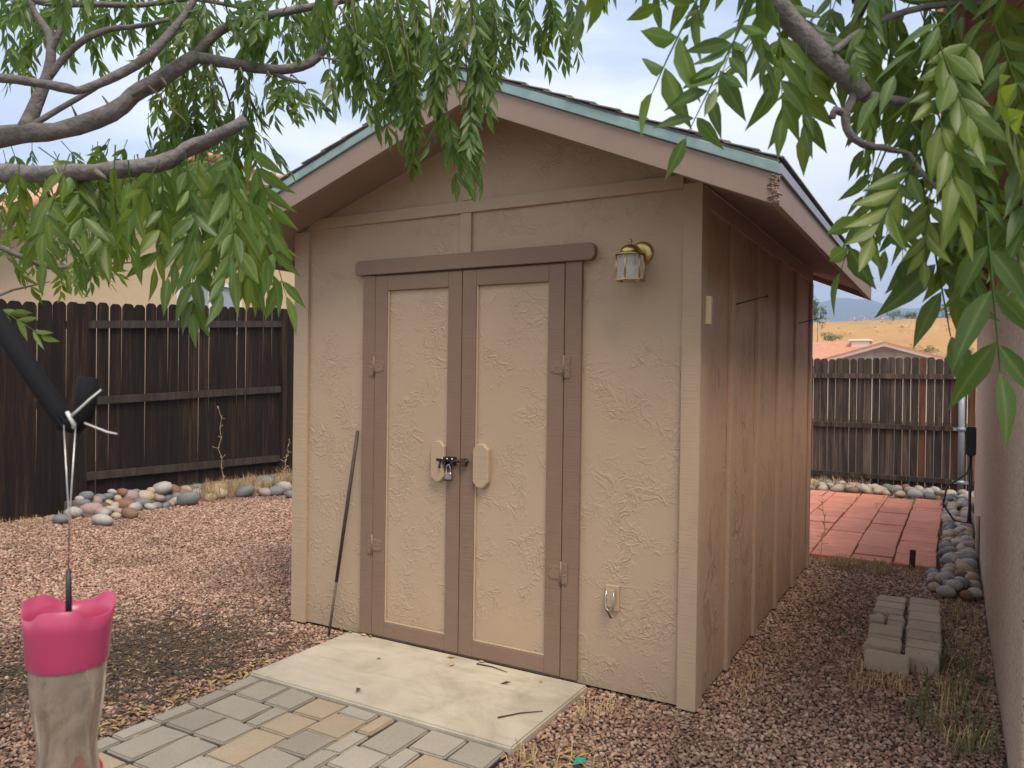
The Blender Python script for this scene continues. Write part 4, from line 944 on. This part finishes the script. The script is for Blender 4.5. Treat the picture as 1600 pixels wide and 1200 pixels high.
limb('branch', [(-350, 300, 2.15), (-250, 170, 2.0), (-120, 118, 2.0), (0, 122, 2.0), (60, 130, 2.0), (105, 138, 2.0), (125, 141, 2.02), (165, 126, 2.05), (205, 106, 2.1), (235, 85, 2.1), (265, 52, 2.15), (298, 10, 2.2), (320, -40, 2.2)], [.03, .017, .0125, .0115, .011, .0125, .010, .012, .013, .013, .011, .009, .007])
limb('branch', [(38, 205, 2.1), (58, 158, 2.12), (74, 118, 2.13), (80, 80, 2.15), (76, 52, 2.17), (60, 28, 2.2), (45, 0, 2.2), (30, -30, 2.2)], [.022, .018, .0145, .0125, .011, .009, .008, .006])
limb('branch', [(76, 120, 2.13), (105, 85, 2.15), (138, 58, 2.15), (175, 45, 2.2), (215, 41, 2.2), (265, 30, 2.25)], [.011, .010, .0095, .0085, .007, .005], 8)
limb('branch', [(79, 85, 2.15), (95, 45, 2.15), (110, 10, 2.2), (118, -20, 2.2)], [.008, .007, .006, .005], 8)
limb('branch', [(44, 200, 2.1), (90, 172, 2.12), (140, 143, 2.15), (185, 115, 2.2), (240, 90, 2.2)], [.009, .008, .007, .006, .005], 8)
limb('branch', [(-350, 300, 2.15), (-200, 285, 1.85), (-60, 272, 1.65), (60, 272, 1.55), (150, 268, 1.5), (245, 257, 1.45), (292, 235, 1.45), (340, 213, 1.42), (383, 189, 1.4)], [.045, .025, .0205, .0172, .016, .0145, .014, .0125, .0105], 10, wob=.16)
limb('branch', [(-640, 400, 2.2), (-300, 360, 2.7), (-60, 368, 3.0), (35, 402, 3.05), (80, 418, 3.1), (150, 413, 3.1), (208, 410, 3.15)], [.04, .02, .012, .010, .009, .0065, .003], 8)
limb('branch', [(-60, 368, 3.0), (-30, 462, 3.05), (20, 453, 3.1), (55, 445, 3.1), (78, 440, 3.1)], [.010, .007, .005, .004, .002], 7)
limb('branch', [(0, -40, 2.3), (60, 2, 2.3), (130, 6, 2.3), (220, 8, 2.35), (300, -2, 2.4), (380, 12, 2.4), (400, 5, 2.4)], [.010, .011, .0095, .008, .007, .006, .004], 8)
limb('limb', [(-350, 300, 2.15), (-150, -200, 1.95), (350, -480, 1.65), (850, -330, 1.35), (1110, -110, 1.24), (1200, -10, 1.2), (1240, 38, 1.2), (1290, 92, 1.2), (1330, 126, 1.2), (1350, 152, 1.2)], [.05, .032, .027, .022, .0185, .017, .0165, .0155, .015, .0135], 12)
limb('twig', [(1338, 140, 1.2), (1322, 178, 1.2), (1328, 208, 1.2), (1350, 226, 1.2), (1380, 231, 1.2), (1420, 240, 1.2)], [.008, .007, .006, .006, .005, .003], 7, wob=.2)
limb('twig', [(1322, 178, 1.2), (1305, 172, 1.2), (1300, 185, 1.2)], [.006, .006, .005], 7, wob=.2)
limb('twig', [(1348, 150, 1.2), (1420, 160, 1.2), (1500, 175, 1.18), (1620, 200, 1.15)], [.009, .007, .005, .004], 7)
limb('twig', [(1290, 92, 1.2), (1360, 40, 1.2), (1450, 10, 1.2), (1560, 5, 1.2)], [.007, .006, .005, .003], 7)
limb('twig', [(1420, 240, 1.2), (1460, 290, 1.18), (1540, 330, 1.15)], [.004, .004, .003], 6)
# compound leaf shapes: a stem with pairs of pointed leaflets
def compound(npair, angd, seed, lw=.30, ll=.42):
    r_ = random.Random(seed); mb = MB()
    st_ = [(t, 0, -.10*t*t) for t in (0, .25, .5, .75, 1.0)]
    mb.tube(st_, [.010, .009, .008, .006, .004], 3, False)
    def leaflet(t, a, l):
        base = Vector((t, 0, -.10*t*t)); d = Vector((math.cos(a), math.sin(a), r_.uniform(-.35, .1))).normalized(); s_ = Vector((-math.sin(a), math.cos(a), 0)); nn = d.cross(s_).normalized()
        tw_ = r_.uniform(-.5, .5); s_ = (s_*math.cos(tw_)+nn*math.sin(tw_)); nn = d.cross(s_)
        wd = l*lw*r_.uniform(.85, 1.15); cur = r_.uniform(.05, .22); side = r_.uniform(-.12, .12)
        prof = [(.0, .03), (.12, .55), (.32, 1.0), (.54, .88), (.76, .46), (.91, .15), (1.0, .0)]
        vs_, fs = [], []
        for (q, wq) in prof:
            c0 = base+d*(l*(q*.97+.03))-nn*(-1 if False else 1)*(cur*l*q*q)+s_*side*l*q*q
            hw = wd*wq*.5; up_ = nn*hw*.35
            vs_ += [c0+s_*hw+up_, c0, c0-s_*hw+up_]
        for i in range(len(prof)-1):
            o = i*3
            fs += [(o, o+1, o+4, o+3), (o+1, o+2, o+5, o+4)]
        mb.add(vs_, fs, True)
    for i in range(npair):
        t = .24+.70*i/(npair-.5)+r_.uniform(-.02, .02); k = (1.05-.35*abs(i/(npair)-.45))
        for sg in (1, -1):
            if r_.random() < .93: leaflet(t+r_.uniform(-.02, .02), sg*rad(angd+r_.uniform(-12, 12)), ll*k*r_.uniform(.82, 1.12))
    leaflet(.99, rad(r_.uniform(-12, 12)), ll*r_.uniform(.8, 1.0))
    return mb
VAR = {'hang': [compound(p_, a_, 40+i, .25, .42) for i, (p_, a_) in enumerate(((5, 28), (6, 24), (5, 34), (7, 26)))],
       'spread': [compound(p_, a_, 60+i, .31, .42) for i, (p_, a_) in enumerate(((4, 48), (4, 54), (5, 44), (3, 50)))]}
VAR['big'] = [compound(p_, a_, 90+i, .275, .50) for i, (p_, a_) in enumerate(((3, 30), (4, 24), (4, 34), (3, 22)))]
leaves = []                    # (variant key, index, matrix, bright, size in the picture)
rl = random.Random(77)
def leaf(base, d, L_, var, bright=0.0, face=0.6):
    d = d.normalized(); toC = (CAM-base).normalized()
    nz = (toC*face*rl.choice((1, 1, -1))+Vector((rl.gauss(0, .5), rl.gauss(0, .5), rl.gauss(.5, .4)))); nz = nz-d*nz.dot(d)
    nz = nz.normalized() if nz.length > .05 else d.orthogonal().normalized()
    yv = nz.cross(d); m4 = Matrix((d, yv, nz)).transposed().to_4x4(); m4 = m4 @ Matrix.Scale(L_, 4); m4.translation = base
    p_ = pix(base+d*L_*.5); vis = -60 < p_[0] < 1660 and -60 < p_[1] < 1260
    leaves.append((var, rl.randrange(len(VAR[var])), m4, rl.random() < bright, (L_/p_[2] if vis else 0)))
def hand(a, b, d, var, bright=.3): 
    A_, B2 = at(*a, d), at(*b, d+rl.uniform(-.04, .04)); leaf(A_, B2-A_, (B2-A_).length*.92, var, bright, 1.2)
def fillr(x0, x1, y0, y1, d0, d1, n_, l0, l1, var, bright=.15, down=1.0, lat=.45):
    for _ in range(n_):
        b = at(rl.uniform(x0, x1), rl.uniform(y0, y1), rl.uniform(d0, d1))
        v_ = Vector((rl.gauss(0, lat), rl.gauss(0, lat), -down)); leaf(b, v_, rl.uniform(l0, l1), var, bright)
twm = MB()
def shoot(a, b, d, n_, L_, var, bright=.15, lat=.5, down=.9):
    P0, P1 = at(*a, d), at(*b, d+rl.uniform(-.08, .08)); mid = P0.lerp(P1, .5)+Vector((rl.gauss(0, .02), rl.gauss(0, .02), .015)); Pn = [P0.lerp(mid, t) if False else (P0*(1-t)**2+mid*2*t*(1-t)+P1*t*t) for t in (0, .2, .4, .6, .8, 1)]
    twm.tube([q-TO for q in Pn], [.0034, .0031, .0028, .0024, .002, .0015], 5)
    for i in range(n_):
        t = (i+.6)/n_; b_ = P0*(1-t)**2+mid*2*t*(1-t)+P1*t*t; tg = (P1-P0).normalized()
        leaf(b_, tg*.6+Vector((rl.gauss(0, lat), rl.gauss(0, lat), -down)), L_*rl.uniform(.75, 1.15), var, bright)
    leaf(P1, (P1-mid), L_*rl.uniform(.8, 1.1), var, bright)
# --- left and centre
for a, b, n_ in (((640, -40), (648, 150), 9), ((690, -40), (690, 180), 10), ((735, -30), (735, 185), 9), ((612, -30), (640, 120), 7), ((765, -40), (758, 90), 6), ((670, 0), (705, 200), 8), ((715, -40), (745, 205), 8), ((655, 20), (640, 190), 6)):
    shoot(a, b, rl.uniform(2.05, 2.4), n_, .145, 'hang', .22, .28, 1.3)
for a, b, n_ in (((785, -40), (800, 40), 5), ((850, -40), (872, 20), 5), ((815, -50), (835, 25), 5), ((880, -50), (890, 30), 4), ((560, 20), (585, 130), 5), ((530, 10), (575, 100), 4), ((500, 90), (560, 115), 3), ((600, -30), (610, 130), 7), ((580, -20), (625, 150), 6), ((545, -20), (560, 80), 5), ((775, -40), (770, 60), 5), ((620, 0), (618, 60), 4)):
    shoot(a, b, rl.uniform(2.1, 2.4), n_, .14, 'hang', .12, .3, 1.2)
for a, b, n_ in (((330, 100), (350, 215), 6), ((375, 105), (395, 190), 5), ((420, 112), (430, 125), 3), ((300, 100), (310, 200), 6), ((345, 120), (370, 240), 6), ((270, 120), (300, 180), 5), ((455, 118), (470, 130), 3)):
    shoot(a, b, rl.uniform(2.15, 2.5), n_, .135, 'hang', .15, .4, 1.0)
fillr(300, 640, -40, 70, 2.2, 2.8, 70, .12, .17, 'hang', .15)
fillr(560, 770, -50, 110, 2.2, 2.6, 46, .13, .17, 'hang', .15)
fillr(0, 300, -40, 35, 2.3, 2.9, 60, .11, .16, 'hang', .12)
fillr(0, 70, 30, 80, 2.3, 2.8, 7, .10, .14, 'hang', .1); fillr(190, 340, 40, 110, 2.3, 2.7, 16, .11, .15, 'hang', .2)
fillr(230, 400, 120, 230, 2.3, 2.8, 28, .12, .16, 'hang', .2); fillr(0, 230, 215, 320, 2.2, 2.9, 34, .12, .17, 'hang', .25)
fillr(200, 400, 240, 330, 2.2, 2.9, 16, .12, .16, 'hang', .3)
# close leaves hanging from the low stub branch
for a, b in (((60, 230), (190, 320)), ((110, 240), (60, 370)), ((190, 235), (120, 330)), ((200, 250), (215, 400)), ((250, 245), (262, 370)), ((290, 240), (300, 365)), ((320, 225), (350, 370)), ((350, 230), (345, 380)), ((375, 280), (440, 440)), ((340, 260), (420, 370)),
             ((150, 265), (170, 400)), ((390, 300), (400, 450)), ((230, 245), (330, 330)), ((30, 250), (30, 350)), ((250, 250), (190, 350)), ((380, 200), (430, 350)), ((410, 330), (452, 470))):
    hand(a, b, rl.uniform(1.3, 1.6), 'big', .4)
fillr(60, 410, 220, 330, 1.4, 1.9, 34, .12, .17, 'big', .45); fillr(300, 430, 250, 340, 1.25, 1.5, 8, .14, .18, 'big', .6, 1, .25)
# yellow-green far leaves low on the left
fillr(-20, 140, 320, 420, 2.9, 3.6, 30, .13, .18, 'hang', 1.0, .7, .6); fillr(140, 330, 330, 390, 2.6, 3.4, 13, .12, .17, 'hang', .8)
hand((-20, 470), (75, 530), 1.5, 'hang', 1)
# --- right hand cluster
for a, b in (((1115, -45), (992, 165)), ((1100, -10), (1075, 60)), ((1170, 20), (1062, 225)), ((1165, 5), (1120, 160)), ((1385, 235), (1290, 440)), ((1378, 232), (1335, 340)), ((1440, 280), (1490, 545)), ((1420, 260), (1400, 420)), ((1180, -60), (1010, 10)), ((1405, 250), (1375, 400))):
    hand(a, b, rl.uniform(1.14, 1.26), 'spread', .25)
for a, b in (((1235, 30), (1262, 215)), ((1215, 20), (1230, 190)), ((1190, 40), (1200, 130)), ((1260, 60), (1255, 200)), ((1540, 330), (1568, 600)), ((1520, 320), (1530, 470)), ((1570, 300), (1600, 480)), ((1480, 300), (1500, 470)), ((1455, 290), (1440, 420)), ((1340, 20), (1365, 170)), ((1385, 20), (1400, 200)), ((1360, 150), (1365, 260)), ((1330, 60), (1345, 110))):
    hand(a, b, rl.uniform(1.08, 1.24), 'big', .3)
fillr(1370, 1480, -20, 150, 1.22, 1.45, 14, .12, .16, 'big', .5); fillr(1440, 1620, -60, 200, 1.02, 1.35, 24, .13, .18, 'big', .7); fillr(1400, 1600, 130, 260, 1.08, 1.35, 15, .12, .16, 'big', .45)
fillr(1180, 1330, -60, 30, 1.28, 1.4, 8, .12, .16, 'big', .1); fillr(1450, 1620, -60, 160, 1.05, 1.35, 7, .14, .20, 'spread', .8)
# --- canopy above and beside the frame
fillr(-250, 1000, -420, -50, 1.6, 3.0, 150, .14, .19, 'hang', .2); fillr(-420, -40, -150, 330, 1.6, 3.0, 60, .14, .19, 'hang', .3); fillr(900, 1750, -350, -60, 1.1, 1.9, 50, .14, .19, 'hang', .4)
for k_ in range(0, 0): pass
for (a, b, r_) in (((340, 213), (352, 195), .005), ((292, 235), (310, 218), .005), ((150, 268), (170, 285), .006), ((208, 150), (225, 135), .006), ((175, 176), (160, 150), .006), ((120, 192), (112, 165), .005), ((232, 134), (262, 165), .004), ((262, 165), (300, 200), .003), ((60, 128), (66, 112), .004), ((160, 128), (172, 112), .004), ((252, 122), (262, 140), .005)):
    d_ = 1.44 if a[1] > 205 else 2.16
    twm.tube([at(*a, d_)-TO, at((a[0]+b[0])/2+2, (a[1]+b[1])/2, d_-.01)-TO, at(*b, d_)-TO], [r_, r_*.7, r_*.35], 6, True, .1)
tag(twm.build('hanging_twigs', MT['twig'], tree), kind='stuff')
leaves.sort(key=lambda q: -q[4])
LM = {}
for var in VAR:
    for i, mb in enumerate(VAR[var]):
        for br in (False, True):
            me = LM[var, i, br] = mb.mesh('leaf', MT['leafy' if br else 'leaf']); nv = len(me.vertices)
            me.attributes.new('rib', 'FLOAT', 'POINT').data.foreach_set('value', [0.0 if k < 15 else float((k-15) % 3 == 1) for k in range(nv)])
IT = Matrix.Translation(-TO)
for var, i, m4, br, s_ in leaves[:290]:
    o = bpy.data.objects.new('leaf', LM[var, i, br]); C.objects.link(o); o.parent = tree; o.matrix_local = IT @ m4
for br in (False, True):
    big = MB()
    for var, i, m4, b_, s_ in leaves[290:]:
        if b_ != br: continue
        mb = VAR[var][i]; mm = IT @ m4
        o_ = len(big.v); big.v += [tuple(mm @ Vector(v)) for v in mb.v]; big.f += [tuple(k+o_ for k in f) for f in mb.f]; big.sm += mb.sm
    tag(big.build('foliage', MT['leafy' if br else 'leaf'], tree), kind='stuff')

# ================================================================ HUMMINGBIRD FEEDER AND ITS HOOK
hk = empty('feeder_hook', (0, 0, 0), 'black foam wrapped hanger arm with bent end holding the pink feeder', 'hook')
hk.location = at(117, 664, .85); HO = hk.location
arm = [at(-155, -195, 1.94), at(-175, -130, 1.75), at(-225, 0, 1.4), at(-215, 170, 1.1), at(-110, 340, .93), at(0, 507, .86), at(60, 598, .85), at(92, 645, .85), at(104, 660, .85)]
MB().tube([p_-HO for p_ in arm], .0108, 14).build('arm', MT['foam'], hk)
hkp = [at(90, 643, .85), at(104, 661, .85), at(117, 664, .85), at(128, 652, .85), at(134, 630, .85), at(138, 590, .85)]
MB().tube([p_-HO for p_ in hkp], [.0105, .0110, .0113, .0113, .0112, .0110], 14).build('hook_end', MT['foam'], hk)
MB().tube([p_-HO for p_ in (at(110, 651, .835), at(122, 641, .83), at(140, 624, .83), at(158, 609, .83))], [.0016, .0014, .0012, .0008], 6).build('zip_tie', MT['tie'], hk)
MB().tube([p_-HO for p_ in (at(132, 661, .84), at(150, 668, .84), at(168, 675, .83), at(183, 678, .83))], [.0010, .0010, .0010, .0008], 6).build('zip_tie', MT['tie'], hk)
MB().tube([p_-HO for p_ in (at(105, 644, .836), at(109, 652, .834), at(116, 664, .836), at(114, 674, .85))], .0022, 6).build('tie_knot', MT['tie'], hk)
Fc = at(107, 985, .83)
fd = empty('hummingbird_feeder', (Fc.x, Fc.y, Fc.z-.165), 'pink topped glass hummingbird feeder with red flower base', 'feeder')
zf = .165
def rim(i, th, r, z):
    w_ = {0: 0, 1: 0, 2: .25, 3: 1, 4: 1, 5: .25, 6: 0}[i]; s_ = math.tanh(2.0*math.cos(3*(th-1.35)))
    return r+.0016*s_*w_, z+w_*(.0062*s_)
MB().lathe([(.0385, zf-.034), (.0400, zf-.028), (.0420, zf+.006), (.0450, zf+.026), (.0436, zf+.0265), (.0402, zf+.006), (.0385, zf-.002)], (0, 0, 0), 72, scallop=rim).build('ant_cup', MT['pink'], fd)
MB().lathe([(.0402, zf-.002), (.012, zf-.004), (.0, zf-.004)], (0, 0, 0), 36).build('cup_floor', MT['pink'], fd)
MB().lathe([(.0105, zf-.006), (.0105, zf+.010), (.0085, zf+.011), (.0065, zf+.007), (.0, zf+.007)], (0, 0, 0), 20).build('hanger_boss', MT['pink'], fd)
MB().lathe([(.0372, zf-.0335), (.0368, zf-.045), (.0355, zf-.070), (.0318, zf-.098), (.0288, zf-.118), (.0288, zf-.132), (.0320, zf-.160), (.034, zf-.188), (.032, zf-.193), (0, zf-.193)], (0, 0, 0), 40).build('bottle', MT['bottle'], fd)
def petal(i, th, r, z): return (r*(1+.16*math.cos(6*th)*(i in (2, 3))), z+.004*math.cos(6*th)*(i in (2, 3)))
MB().lathe([(.031, zf-.192), (.036, zf-.186), (.049, zf-.168), (.051, zf-.171), (.049, zf-.195), (.045, zf-.205), (.0, zf-.21)], (0, 0, 0), 72, scallop=petal).build('flower_base', MT['red'], fd)
top_ = at(109, 664, .838)-fd.location
MB().tube([(0, 0, zf+.006), (0, 0, zf+.030), (-.001, 0, zf+.065)], [.0032, .0034, .0026], 8).build('hanger_stem', MT['black'], fd)
MB().tube([(-.001, 0, zf+.064), (-.001, 0, zf+.12), top_+Vector((-.006, -.003, 0))], .0006, 6).build('wire', MT['steel'], fd)
MB().tube([(-.001, 0, zf+.064), (.0, 0, zf+.12), top_+Vector((.006, .003, 0))], .0006, 6).build('wire', MT['steel'], fd)

# ================================================================ HAZE
hz = MB().box(-3200, 2200, -80, 2600, -9, 330)
hm = bpy.data.materials.new('thin blue haze'); hm.use_nodes = True; ht = hm.node_tree
ht.nodes.remove(ht.nodes['Principled BSDF']); pv = ht.nodes.new('ShaderNodeVolumePrincipled')
pv.inputs['Color'].default_value = (0.55, 0.70, 1.0, 1); pv.inputs['Density'].default_value = 0.0008
ht.links.new(pv.outputs[0], ht.nodes['Material Output'].inputs['Volume'])
tag(hz.build('haze', hm), 'thin blue haze in the air over the yard and hills', 'haze', kind='stuff')
